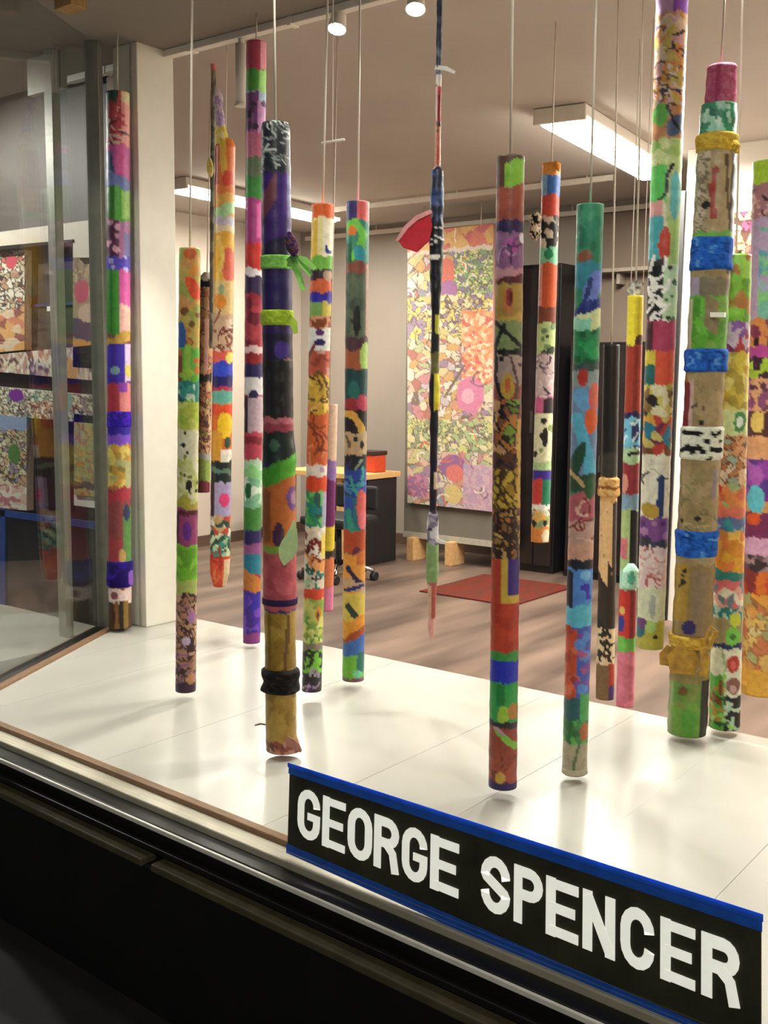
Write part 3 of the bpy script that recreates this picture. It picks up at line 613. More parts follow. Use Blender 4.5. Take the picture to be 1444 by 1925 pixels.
# --- left of the pilaster
a = Axis((221, 175), (226, 1178), 44, 42, Y=2.84)
o = pole('painted_pole', 'painted pole with a dark green tip and indigo wraps beside the white pilaster', a, [
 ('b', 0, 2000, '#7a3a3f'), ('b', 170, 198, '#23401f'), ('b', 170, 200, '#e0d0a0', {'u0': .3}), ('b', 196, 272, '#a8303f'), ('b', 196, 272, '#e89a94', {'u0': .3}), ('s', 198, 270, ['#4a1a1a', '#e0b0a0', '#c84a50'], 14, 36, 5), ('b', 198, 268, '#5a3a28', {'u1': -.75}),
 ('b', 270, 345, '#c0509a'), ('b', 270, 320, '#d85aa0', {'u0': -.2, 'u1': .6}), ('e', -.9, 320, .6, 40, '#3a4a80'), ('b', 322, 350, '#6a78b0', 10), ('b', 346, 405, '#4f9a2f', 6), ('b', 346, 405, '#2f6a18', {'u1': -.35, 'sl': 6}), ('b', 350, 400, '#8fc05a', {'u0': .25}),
 ('b', 405, 478, '#4a1a38'), ('b', 405, 470, '#a8709a', {'u0': .05}), ('d', 408, 465, ['#d89ab0', '#c080a0'], 7, 5, {'u1': 0}), ('b', 428, 482, '#6a6aa8', {'u0': .5}), ('b', 470, 494, '#4a3ab0'), ('d', 468, 496, ['#b0a8e0'], 4, 4), ('b', 494, 612, '#2f7a22', {'u1': .05}), ('b', 494, 612, '#3f8f2a', {'u0': -.5, 'u1': .0}), ('b', 496, 560, '#c85098', {'u0': .05}), ('b', 558, 615, '#e0b0a0', {'u0': .05}), ('b', 612, 632, '#b8923a', -10), ('b', 630, 706, '#3a24a0'), ('b', 630, 700, '#d8c0e0', {'u0': .55}), ('e', .8, 680, .3, 12, '#d8c860'), ('e', -.3, 680, .4, 8, '#7a9aa0'),
 ('b', 704, 775, '#a83040'), ('b', 706, 775, '#d88080', {'u0': .1}), ('b', 700, 720, '#8a3aa0', {'u0': .0, 'u1': .7}), ('b', 775, 802, '#2a109a'), ('b', 800, 820, '#7a4ac8'), ('v', 820, 905, ['#c89a3a', '#b8903a', '#d8c060', '#8a7a3a', '#a8a870', '#b06a3a'], 13), ('b', 850, 905, '#b0b080', {'u0': .5}), ('b', 904, 932, '#a8303f', -6), ('b', 930, 1052, '#8a4040'), ('b', 940, 1050, '#5a8a48', {'u0': .35}), ('e', .6, 950, .3, 16, '#26305a'), ('b', 1000, 1052, '#a03a40', {'u1': .2}), ('e', .2, 1035, .3, 14, '#c8a060'),
 ('b', 1098, 1126, '#e8cfc8'), ('e', -.5, 1112, .3, 9, '#8a4a5a'), ('b', 1126, 1180, '#4a2f1a'), ('l', [(-.3, 1126), (-.3, 1180)], 7, '#8a5a34'), ('l', [(.5, 1126), (.5, 1180)], 8, '#8a6a2a'), ('l', [(.1, 1126), (.1, 1180)], 6, '#1a100a')], 1)
ring(a, 1052, 1102, [('b', 0, 2000, '#2c0f8a'), ('v', 1052, 1102, ['#2c0f8a', '#3a18a0', '#1e0a60'], 12), ('e', .9, 1085, .3, 14, '#8a5ac0')], 2, o, 'cloth_wrap', 1.14)
ring(a, 772, 804, [('v', 0, 2000, ['#2a0fa0', '#4a1ab8', '#220a80'], 10)], 3, o, 'cloth_wrap', 1.06)

# --- right of the pilaster
a = Axis((357, 467), (349, 1298), 40, 38, gap=.03)
pole('painted_pole', 'yellow and green painted pole with a plum patch in front of the white pilaster', a, [
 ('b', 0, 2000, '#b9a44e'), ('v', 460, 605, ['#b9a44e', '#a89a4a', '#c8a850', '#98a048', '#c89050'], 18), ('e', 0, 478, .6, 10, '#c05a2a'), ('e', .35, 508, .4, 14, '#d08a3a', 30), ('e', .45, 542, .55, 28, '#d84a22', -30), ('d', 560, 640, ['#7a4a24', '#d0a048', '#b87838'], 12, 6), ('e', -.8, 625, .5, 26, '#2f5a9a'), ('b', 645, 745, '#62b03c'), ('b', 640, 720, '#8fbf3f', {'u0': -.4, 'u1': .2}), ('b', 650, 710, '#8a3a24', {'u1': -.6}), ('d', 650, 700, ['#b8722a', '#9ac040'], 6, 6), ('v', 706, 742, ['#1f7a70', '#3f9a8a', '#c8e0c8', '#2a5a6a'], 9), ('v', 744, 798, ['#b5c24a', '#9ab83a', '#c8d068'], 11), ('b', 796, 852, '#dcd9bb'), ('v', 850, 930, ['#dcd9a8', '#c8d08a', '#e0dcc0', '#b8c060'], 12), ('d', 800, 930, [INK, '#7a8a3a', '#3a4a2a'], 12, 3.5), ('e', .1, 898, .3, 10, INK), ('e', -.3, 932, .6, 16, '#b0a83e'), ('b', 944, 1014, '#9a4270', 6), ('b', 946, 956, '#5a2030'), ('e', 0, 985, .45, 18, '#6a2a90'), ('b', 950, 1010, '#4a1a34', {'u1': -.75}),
 ('b', 1012, 1080, '#74b82a'), ('v', 1020, 1070, ['#74b82a', '#8ac83a', '#62a024'], 12), ('b', 1078, 1106, '#a9b860'), ('b', 1104, 1300, '#bd9478'), ('v', 1104, 1300, ['#bd9478', '#c8a084', '#b08468', '#a87a64'], 16, '#3a1f1e', 1.0), ('s', 1106, 1290, ['#3a1f1e', '#5a2f24', '#8a5a90'], 28, 24, 3.5), ('e', .5, 1150, .4, 12, '#b078b0'), ('e', 0, 1196, .4, 9, '#c8b0d0'), ('b', 1278, 1300, '#3a1a38'), ('e', .5, 1270, .4, 12, '#c08a60')], 4)

# thin rod and the pole next to it
a = Axis((402, 82), (398, 655), 10, 9, Y=3.6)
pole('thin_rod', 'thin grey rod with a pink tip beside the orange topped pole', a, [('b', 0, 2000, '#6f6a5c'), ('b', 80, 132, '#d87a80'), ('v', 132, 660, ['#6f6a5c', '#5a564a', '#8a8472'], 14)], 5, ceil=3.0, lump=.05, seg=20)
a = Axis((424, 262), (413, 1102), 38, 38, Y=3.32)
o = pole('painted_pole', 'orange and yellow painted pole with a blue band and red feathered foot', a, [
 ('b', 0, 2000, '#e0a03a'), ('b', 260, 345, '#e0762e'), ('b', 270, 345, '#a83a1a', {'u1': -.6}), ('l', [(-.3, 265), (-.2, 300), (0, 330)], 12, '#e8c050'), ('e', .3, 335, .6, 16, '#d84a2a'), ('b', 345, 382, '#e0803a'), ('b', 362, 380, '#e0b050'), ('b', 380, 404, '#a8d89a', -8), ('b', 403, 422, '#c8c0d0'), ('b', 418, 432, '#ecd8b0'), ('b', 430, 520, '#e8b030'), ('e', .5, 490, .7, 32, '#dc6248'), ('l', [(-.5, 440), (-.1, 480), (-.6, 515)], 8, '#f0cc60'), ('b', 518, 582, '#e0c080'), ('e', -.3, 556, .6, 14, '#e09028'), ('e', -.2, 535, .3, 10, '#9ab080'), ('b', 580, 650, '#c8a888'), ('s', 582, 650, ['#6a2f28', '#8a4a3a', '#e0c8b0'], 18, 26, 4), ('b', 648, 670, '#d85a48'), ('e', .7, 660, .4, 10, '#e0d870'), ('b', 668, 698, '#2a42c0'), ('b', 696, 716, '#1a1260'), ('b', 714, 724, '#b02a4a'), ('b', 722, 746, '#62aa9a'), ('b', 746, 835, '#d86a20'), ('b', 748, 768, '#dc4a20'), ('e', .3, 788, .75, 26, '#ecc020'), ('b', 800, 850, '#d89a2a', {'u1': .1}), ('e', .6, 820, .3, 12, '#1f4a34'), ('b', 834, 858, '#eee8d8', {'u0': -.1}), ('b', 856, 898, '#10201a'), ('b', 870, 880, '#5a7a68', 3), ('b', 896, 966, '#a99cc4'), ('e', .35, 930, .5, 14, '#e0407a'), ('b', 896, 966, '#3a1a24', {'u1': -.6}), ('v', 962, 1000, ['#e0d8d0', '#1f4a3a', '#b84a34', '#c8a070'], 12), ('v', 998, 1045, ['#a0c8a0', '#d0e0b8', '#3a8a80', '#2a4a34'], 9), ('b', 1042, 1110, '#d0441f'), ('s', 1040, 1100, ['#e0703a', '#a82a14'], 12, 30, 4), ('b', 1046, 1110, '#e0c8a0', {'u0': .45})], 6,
 prof=[(262, .7), (275, 1), (1040, 1), (1075, .95), (1102, .6)], ceil=3.0)
tube('cloth_twist', Axis((409, 168), (418, 272), 16, 22, Y=3.30), 168, 272, [('v', 0, 240, ['#b0a0d0', '#c8b8d8', '#a88ab8', '#d8c8c8'], 9), ('v', 238, 300, ['#e0d070', '#e8dca0', '#d0b840'], 9)], 7, CLOTH, [(168, .5), (185, 1), (205, .75), (225, 1.05), (240, .9), (255, 1.1), (272, 1)], o, 24, 3, .12)
tube('yellow_bow', Axis((394, 300), (396, 330), 14, 12, Y=3.33), 298, 332, [('v', 0, 2000, ['#e0d890', '#d0c060'], 8)], 8, CLOTH, [(298, .4), (308, 1), (322, .9), (332, .4)], o, 20, 3, .15)
a = Axis((389, 530), (381, 925), 26, 26, Y=3.9)
o = pole('painted_pole', 'small brown doodled pole with black bands behind the yellow green pole', a, [('b', 0, 2000, '#a8774f'), ('v', 500, 860, ['#a8774f', '#b88a60', '#8a5a3a', '#c09a70', '#b06a48'], 12, '#4a2a1e', .8), ('b', 600, 690, '#c09080', {'u0': -.2, 'u1': .4}), ('b', 700, 716, INK), ('s', 760, 850, ['#6a7a3a', '#4a2a1e', '#c8a878'], 14, 22, 3), ('b', 850, 862, '#9a9a98'), ('b', 862, 905, '#7f9440'), ('b', 903, 930, '#6a1f2a')], 9, ceil=3.0)
tube('black_cap', a, 512, 540, [('b', 0, 526, '#d8d0c8'), ('b', 526, 2000, INK)], 10, CLOTH, [(512, .5), (520, 1), (540, 1.1)], o, 24, 3, .1)

a = Axis((482, 80), (473, 1207), 38, 32, gap=.02)  # paler upper right side: the spotlight's light put into the colour
pole('painted_pole', 'tall crimson and purple painted pole with a mint green patch', a, [
 ('b', 0, 2000, '#8e1f2c'), ('b', 78, 134, '#b03a50'), ('b', 78, 134, '#e08a98', {'u0': .4}), ('b', 130, 172, '#4f9a2f'), ('b', 132, 170, '#a0d870', {'u0': .3}), ('b', 168, 188, '#a8b8d8'), ('b', 170, 245, '#7a3a7a', {'u1': .3}), ('b', 186, 242, '#c890c0', {'u0': .2}), ('d', 180, 235, ['#4a1a4a', '#2a0f30'], 6, 7), ('b', 240, 286, '#b8607a'), ('b', 284, 322, '#5a6a4a'), ('b', 320, 362, '#2f7a2a'), ('b', 358, 442, '#9a2f70'), ('b', 370, 430, '#c05a90', {'u0': .2, 'u1': .6}), ('b', 440, 492, '#b82a24'), ('b', 488, 502, '#d0c8c8', 4), ('b', 500, 534, '#2a1440'), ('b', 532, 642, '#8e1f30'), ('v', 532, 642, ['#8e1f30', '#a83a44', '#6a1428', '#9a3040'], 18), ('b', 640, 668, '#8a1a24'), ('b', 630, 642, '#d8b8b8'), ('b', 664, 690, '#201850'), ('b', 688, 722, '#d0ccd0'), ('e', 0, 722, .5, 10, '#2a1a4a'), ('b', 726, 795, '#b8a0ac'), ('b', 726, 795, '#2a1420', {'u1': -.6}), ('b', 792, 848, '#b03c52'), ('b', 800, 816, '#7a1a2a'), ('v', 846, 940, ['#a8cfae', '#d0e0d0', '#78b090', '#8ac880'], 16), ('e', -.5, 905, .35, 16, '#1f5a34'), ('b', 938, 984, '#3f7d33'), ('b', 982, 1012, '#241858'), ('b', 1008, 1032, '#8a4a80'), ('b', 1030, 1070, '#1d728a'), ('b', 1068, 1108, '#b86e2a', 10), ('b', 1104, 1190, '#281a98'), ('v', 1110, 1190, ['#281a98', '#4a2aa8', '#3a1a8a', '#6a3ab0'], 16), ('b', 1186, 1210, '#80307c')], 12)

# --- purple, black and mustard pole with ribbons
a = Axis((518, 232), (529, 1408), 56, 60, gap=.02)
o = pole('wrapped_pole', 'thick purple, black and mustard pole with green ribbons', a, [
 ('b', 0, 2000, '#30135e'), ('v', 230, 326, ['#23272b', '#2f343a', '#1a1c20'], 10), ('s', 232, 322, ['#9aa09a', '#7a827c', '#c8ccc4'], 40, 18, 2.5), ('b', 322, 480, '#381768'), ('b', 324, 370, '#6a3540', {'u1': .1, 'sl': -40}), ('b', 326, 400, '#4a2a80', {'u0': .4}), ('b', 440, 482, '#1a1230', {'sl': -10}), ('b', 506, 585, '#221056'), ('b', 610, 665, '#1c1036'), ('e', .3, 640, .5, 16, '#45288a'), ('e', .7, 665, .35, 10, '#8a6a58'), ('b', 660, 768, '#120d0d'), ('l', [(.3, 680), (.3, 760)], 3, '#3a3230'), ('l', [(-.6, 680), (-.6, 760)], 3, '#2a2422'), ('b', 764, 778, '#c06a74'), ('b', 776, 792, '#983848'), ('b', 790, 850, '#0f1e18'), ('e', -.3, 815, .3, 12, '#3a5a44'), ('b', 845, 900, '#3f9420', -14), ('b', 846, 900, '#55aa28', {'u0': .1, 'sl': -14}), ('b', 884, 1010, '#bb6428', -14), ('b', 900, 1000, '#8a4a1a', {'u1': -.55}), ('e', .85, 915, .4, 22, '#6a3a80'), ('e', .9, 915, .25, 12, '#a07a90'), ('e', -.05, 985, .34, 27, '#43163e'), ('b', 1005, 1030, '#7f9a3a'), ('b', 1018, 1128, '#b04a56'), ('v', 1022, 1128, ['#b04a56', '#a8444e', '#bc5660'], 14), ('b', 1132, 1400, '#9c7c2e'), ('v', 1134, 1388, ['#9c7c2e', '#a8883a', '#8c6c24'], 22), ('l', [(.5, 1140), (.45, 1190), (.2, 1250)], 7, '#6a4a14'), ('l', [(-.7, 1140), (-.7, 1250)], 5, '#7a5c1c'), ('v', 1384, 1420, ['#8a4a3c', '#b06a58', '#5a3028', '#c09080'], 10)], 13,
 prof=[(232, .88), (240, .96), (445, 1), (790, .98), (800, 1.0), (845, 1.12, .06), (868, 1.06), (1020, 1.06), (1120, 1.08), (1135, 1), (1250, .97), (1380, .97), (1408, 1.12, .15)], cords=1)
grn = mat('ribbon_green', '#8bcc5c', .6, .12, 60); lim = mat('ribbon_lime', '#aecb34', .6, .12, 60)
ring(a, 481, 508, [('v', 0, 2000, ['#86c858', '#92d266', '#7abb4c'], 14)], 14, o, 'green_ribbon', 1.1)
ring(a, 583, 613, [('v', 0, 2000, ['#aac630', '#b8d43e', '#9cb828'], 14)], 15, o, 'lime_ribbon', 1.1)
for pts in ([(540, 495), (556, 488), (572, 491), (592, 508)], [(540, 497), (552, 500), (560, 515), (570, 548)], [(540, 494), (552, 484), (566, 496), (584, 520)]): px_strip('ribbon_tail', a, pts, [10, 13, 13, 8], grn, o, .03)
px_strip('ribbon_tail', a, [(540, 600), (552, 608), (556, 628)], [18, 14, 9], lim, o, .03)
ring(a, 1121, 1136, [('b', 0, 2000, '#2c1440')], 16, o, 'purple_belt', 1.12)
ring(a, 1254, 1300, [('v', 0, 2000, ['#0f0d0b', '#1c1814', '#2e2720', '#060504'], 6)], 17, o, 'black_fur_ring', 1.2, .09)
tube('cloth_knot', Axis((545, 440), (552, 480), 24, 22, Y=a.Y-.04), 436, 482, [('v', 0, 2000, ['#3a1768', '#2a1050', '#6a4030', '#1a0f30'], 9)], 18, CLOTH, [(436, .3), (450, 1), (470, .9), (482, .3)], o, 22, 3, .15)
px_strip('pale_leaf', a, [(552, 975), (551, 990), (548, 1005), (544, 1018), (540, 1030), (537, 1042), (535, 1050), (534, 1057)], [4, 14, 24, 32, 34, 26, 14, 2], mat('leaf_pale', '#bcd89c', .7, .12, 40), o, .052)
px_strip('foot_feather', a, [(530, 1378), (540, 1386), (550, 1392), (558, 1398), (566, 1406)], [10, 16, 18, 14, 5], mat('feather_rose', '#b07868', .8, .3, 40), o, .03)
px_strip('stray_twig', a, [(503, 1363), (490, 1361), (479, 1364)], [3, 3, 2], mat('twig', '#6a6050', .8), o, .0)

# --- the two poles right of it
a = Axis((607, 385), (586, 1297), 42, 37, gap=.03)
pole('painted_pole', 'cream topped painted pole with an orange cap and busy brush strokes', a, [
 ('b', 0, 2000, '#e0cdb0'), ('b', 380, 412, '#e4642c'), ('b', 410, 482, '#f4e2a0'), ('b', 412, 482, '#e6bc48', {'u1': -.4}), ('b', 412, 478, '#fff6dc', {'u0': .1}), ('l', [(.4, 462), (.5, 470), (.8, 470)], 5, '#3a3a8a'), ('b', 479, 502, '#7cc24a'), ('b', 500, 524, '#3a2430'), ('e', .6, 512, .4, 10, '#c8a890'), ('b', 520, 545, '#d8643a'), ('b', 543, 562, '#2f22a4'), ('b', 560, 588, '#7fa85a'), ('b', 560, 588, '#d8c860', {'u0': .2}), ('v', 585, 610, ['#c0602f', '#8a4424', '#d89a70'], 8), ('b', 607, 652, '#ece8e4'), ('e', 0, 615, .4, 6, '#5a2a70'), ('e', 0, 633, .5, 7, '#2a1a60'), ('b', 648, 698, '#c8604a'), ('s', 650, 700, ['#8a3a2a', '#d8a090', '#a84838'], 10, 22, 5), ('b', 694, 768, '#d8ac3e'), ('s', 690, 768, ['#5a3414', '#7a5a1c', '#f0cc60'], 20, 20, 4), ('b', 764, 862, '#d2622f'), ('s', 768, 858, ['#7a3214', '#8a3c18', '#e89068'], 12, 40, 4), ('b', 858, 884, '#eadcd0'), ('e', .5, 868, .2, 6, '#b0a0b8'), ('b', 880, 910, '#d8481f'), ('v', 908, 978, ['#4fae5a', '#1f7f80', '#78c068', '#2a8a60', '#2f5a50'], 13), ('b', 908, 975, '#a8a4b8', {'u0': .65}), ('b', 974, 986, '#ecdcc0'), ('b', 985, 1098, '#e0d0bc'), ('s', 985, 1070, ['#7a1f18', '#3a1a14', '#e08a4a', '#f4ece4', '#7a2018'], 24, 24, 5), ('b', 990, 1032, '#e8d060', {'u0': .6}), ('b', 1040, 1064, '#e8a060', {'u0': .1}), ('s', 1055, 1095, ['#1f7a70', '#2a5a50', '#a8c8a0'], 12, 16, 5), ('b', 1094, 1117, '#d4462a'), ('v', 1114, 1204, ['#b8c25a', '#a0b850', '#d0d070', '#8aa848'], 14), ('e', .5, 1142, .3, 16, '#d8902a'), ('e', .45, 1145, .14, 8, '#6a3a14'), ('s', 1150, 1200, ['#5a9048', '#d8d888'], 8, 20, 4), ('b', 1200, 1217, '#8a7a70'), ('b', 1214, 1262, '#7cc23c'), ('s', 1214, 1262, ['#141a10', '#20301a'], 10, 26, 5), ('b', 1258, 1300, '#2a2228'), ('s', 1258, 1296, ['#9a8aa0', '#6a2a80', '#b8b0b8'], 12, 16, 4)], 19)
a = Axis((620, 760), (612, 1147), 30, 28, Y=3.6)
pole('painted_pole', 'narrow purple and salmon pole half hidden behind the cream topped pole', a, [('b', 0, 2000, '#c89a80'), ('b', 760, 865, '#d8b8a0'), ('b', 862, 905, '#8a6aa8'), ('b', 900, 988, '#6e1a60'), ('b', 985, 1034, '#d8c030'), ('b', 1030, 1048, '#2a2420'), ('b', 1046, 1106, '#d8784a'), ('b', 1100, 1150, '#d87aa0')], 20, ceil=3.0)
a = Axis((673, 380), (664, 1277), 43, 41, gap=.03)
pole('painted_pole', 'dark green and blue painted pole with a coral and navy top', a, [
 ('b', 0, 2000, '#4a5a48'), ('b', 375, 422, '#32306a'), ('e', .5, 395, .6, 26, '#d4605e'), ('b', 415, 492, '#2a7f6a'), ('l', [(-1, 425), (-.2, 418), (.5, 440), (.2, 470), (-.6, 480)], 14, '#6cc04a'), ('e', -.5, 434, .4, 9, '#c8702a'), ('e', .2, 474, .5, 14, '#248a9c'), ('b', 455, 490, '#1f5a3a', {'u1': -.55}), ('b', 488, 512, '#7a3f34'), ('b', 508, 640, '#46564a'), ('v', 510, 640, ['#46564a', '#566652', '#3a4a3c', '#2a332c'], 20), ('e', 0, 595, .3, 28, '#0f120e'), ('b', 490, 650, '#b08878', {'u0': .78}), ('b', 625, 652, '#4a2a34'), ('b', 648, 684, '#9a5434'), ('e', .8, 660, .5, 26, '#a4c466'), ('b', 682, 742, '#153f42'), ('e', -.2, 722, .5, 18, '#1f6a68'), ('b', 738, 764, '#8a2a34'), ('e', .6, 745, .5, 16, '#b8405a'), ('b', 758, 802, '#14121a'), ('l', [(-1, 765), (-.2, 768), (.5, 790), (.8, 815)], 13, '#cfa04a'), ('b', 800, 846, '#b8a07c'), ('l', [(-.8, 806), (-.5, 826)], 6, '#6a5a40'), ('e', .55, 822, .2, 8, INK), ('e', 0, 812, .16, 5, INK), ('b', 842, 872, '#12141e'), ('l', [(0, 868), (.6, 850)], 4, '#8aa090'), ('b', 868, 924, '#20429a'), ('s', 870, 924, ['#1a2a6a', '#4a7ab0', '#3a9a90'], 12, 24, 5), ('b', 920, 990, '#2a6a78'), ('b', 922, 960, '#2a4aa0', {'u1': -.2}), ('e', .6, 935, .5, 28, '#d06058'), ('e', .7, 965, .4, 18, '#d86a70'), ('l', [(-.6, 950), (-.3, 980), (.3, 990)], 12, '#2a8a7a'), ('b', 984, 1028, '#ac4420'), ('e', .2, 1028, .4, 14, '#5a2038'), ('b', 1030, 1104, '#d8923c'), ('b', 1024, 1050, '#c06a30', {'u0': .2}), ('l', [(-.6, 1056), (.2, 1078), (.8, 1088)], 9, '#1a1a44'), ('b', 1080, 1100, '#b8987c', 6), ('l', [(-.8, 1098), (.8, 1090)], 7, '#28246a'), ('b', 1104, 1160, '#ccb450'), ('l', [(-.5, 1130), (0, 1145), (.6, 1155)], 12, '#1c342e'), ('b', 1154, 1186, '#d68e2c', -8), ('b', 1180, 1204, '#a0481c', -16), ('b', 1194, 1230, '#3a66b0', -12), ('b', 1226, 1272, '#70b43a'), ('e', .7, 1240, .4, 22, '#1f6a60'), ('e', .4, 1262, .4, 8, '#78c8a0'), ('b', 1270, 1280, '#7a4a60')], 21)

# --- thin stick with a red tag
a = Axis((827, -30), (811, 1202), 11, 11, Y=2.75)
o = pole('decorated_stick', 'thin knotted black and blue stick with a red diamond tag', a, [
 ('b', -50, 2000, '#15131a'), ('b', -50, 132, '#3c4258'), ('v', -40, 130, ['#3c4258', '#2a3044', '#6a7080'], 10), ('b', 132, 150, '#e0d8d0'), ('b', 150, 216, '#b83a38'), ('b', 152, 214, '#e8c8c0', {'u1': -.4}), ('l', [(.2, 170), (.1, 215)], 5, '#7a1218'), ('b', 214, 302, '#d09880'), ('l', [(.0, 218), (.1, 300)], 4, '#a83a30'), ('d', 218, 240, [INK], 3, 4), ('v', 298, 398, ['#28365c', '#1a2440', '#3f5080', '#141a30'], 9), ('b', 398, 520, '#100d14'), ('s', 400, 520, ['#2a2a40', '#d8d0d0'], 8, 10, 2), ('e', -.3, 462, .9, 5, '#f0e8e0'), ('b', 568, 602, '#b8b03a', {'u0': -.1}), ('b', 640, 680, '#6a6430'), ('b', 678, 752, '#dccb38', {'u0': -.2}), ('b', 752, 792, '#100e12'), ('b', 790, 952, '#1e1226'), ('b', 870, 900, '#c8b090', {'u0': .2}), ('v', 950, 1012, ['#a8a0b0', '#7a7488', '#c8c4cc', '#3a3450'], 9), ('b', 1008, 1088, '#7f9c64'), ('b', 1086, 1210, '#a85048'), ('b', 1090, 1200, '#c8a088', {'u1': -.2}), ('b', 1160, 1210, '#d89a90')], 22,
 prof=[(-30, 1), (296, 1), (302, 2), (330, 2.2), (385, 2.3), (400, 2.4), (470, 2.3), (520, 1.9), (560, 1.4), (660, 1.4), (690, 1.7), (740, 1.9), (755, 1.3), (780, 1.6), (800, 1.3), (945, 1.2), (955, 2), (1005, 1.9), (1012, 2.2), (1080, 2.1), (1092, 1.5), (1170, 1.3), (1195, .8), (1202, .3)], lump=.07, seg=28)
dt = pt(785, 437, a.Y-.03)
P = [pt(x, y, a.Y-.03) for x, y in ((806, 398), (811, 425), (806, 452), (782, 474), (758, 466), (746, 450), (764, 425), (784, 408))]
v, f = slab(P, (0, .008, 0)); obj('red_tag', v, f, mat('tag_red', '#c8303c', .35, .12, 40), o, bevel=.002)
P = [pt(x, y, a.Y-.034) for x, y in ((808, 394), (812, 400), (784, 414), (766, 430), (750, 452), (743, 452), (760, 425), (782, 405))]
v, f = slab(P, (0, .004, 0)); obj('tag_edge', v, f, mat('tag_pink', '#e8a0a0', .4), o)
px_strip('white_tie', a, [(818, 128), (838, 130), (855, 138)], [8, 8, 5], mat('tie_white', '#ece6dc', .6), o, .01)
px_strip('loose_end', a, [(814, 1008), (828, 1018), (838, 1020)], [6, 7, 5], mat('tie_white', '#ece6dc', .6), o, .01)

# --- brick red pole and its neighbours
a = Axis((960, 295), (945, 1477), 52, 53, gap=.03)
pole('painted_pole', 'brick red and gold painted pole with a blue ring and purple foot', a, [
 ('b', 0, 2000, '#8f4536'), ('b', 290, 312, '#5a4030'), ('b', 306, 352, '#84b83a', {'u0': -.4, 'sl': -8}), ('b', 308, 352, '#5a3a30', {'u1': -.4}), ('v', 352, 412, ['#984a3a', '#8f4536', '#a2523f'], 20), ('b', 410, 432, '#2e1c48'), ('b', 430, 498, '#8a5c84'), ('e', .1, 460, .4, 20, '#b04a94'), ('s', 432, 496, ['#3a1f4a', '#6a3a70', '#b890a8'], 8, 30, 4), ('e', .9, 441, .2, 9, '#e8e0e8'), ('b', 494, 512, '#bc868e'), ('b', 510, 526, '#5a1f24', -6), ('b', 522, 592, '#a8883e'), ('b', 530, 575, '#b87038', {'u0': -.4, 'u1': .3}), ('e', .05, 548, .25, 17, '#8a2418'), ('e', .1, 548, .1, 12, '#3a0c0a'), ('b', 580, 592, '#c09a48', -4), ('b', 590, 642, '#7f8c58'), ('l', [(-1, 590), (.9, 635)], 8, '#14160f'), ('l', [(-.3, 595), (-1, 640)], 7, '#1a1c14'), ('b', 640, 654, '#12140f'), ('b', 652, 705, '#aa9088'), ('l', [(-.8, 655), (-.9, 690), (-.6, 720), (.1, 745), (.3, 780)], 7, '#17130f'), ('l', [(.2, 655), (.7, 700), (.6, 740)], 5, '#5a4038'), ('d', 655, 670, [INK], 3, 5), ('e', 0, 708, .5, 24, '#b8983e'), ('e', 0, 706, .22, 14, '#c05a24'), ('v', 732, 832, ['#7f9a3a', '#a85a30', '#b8783a', '#6a7a30', '#c89a68', '#8a5030'], 18, '#241a10', 1.2), ('b', 830, 864, '#5a3420'), ('s', 832, 864, ['#1f1a30', '#3a1f14'], 8, 18, 4), ('v', 860, 936, ['#b8972f', '#c8a83a', '#a88028'], 16, '#4a3010', 1.8), ('l', [(.85, 770), (.9, 1030)], 6, '#d0a84a'), ('v', 932, 1034, ['#8a6236', '#c29a5a', '#6a4424', '#a87a3a', '#b06a30'], 12, '#2e1c10', 1.6), ('b', 1030, 1210, '#b83c22', {'wb': .6}), ('v', 1112, 1206, ['#b83c22', '#b03620', '#c04426'], 24), ('b', 1028, 1112, '#c8a640', {'u0': -.25, 'wb': .5}), ('b', 1028, 1097, '#3d2278', {'u0': .15, 'wb': .5}), ('b', 1206, 1228, '#3e8c40'), ('b', 1224, 1268, '#1d2db4', {'wb': .6}), ('b', 1266, 1345, '#2f9c4c'), ('b', 1268, 1310, '#1f7a3a', {'u0': -.5, 'u1': .1}), ('e', 0, 1330, .4, 20, '#9ac040'), ('e', .7, 1322, .4, 16, '#b07838'), ('b', 1342, 1356, '#2a2030'), ('b', 1354, 1464, '#92402e'), ('l', [(-.4, 1360), (.2, 1376), (.9, 1392)], 12, '#7cb440'), ('l', [(-.6, 1355), (0, 1365)], 7, '#b890a0'), ('v', 1400, 1462, ['#92402e', '#a04a34', '#7a3022'], 18), ('e', -.2, 1452, .35, 12, '#c8a048'), ('b', 1462, 1480, '#2a1458')], 24)
a = Axis((1037, 308), (1015, 1018), 34, 34, Y=4.0)
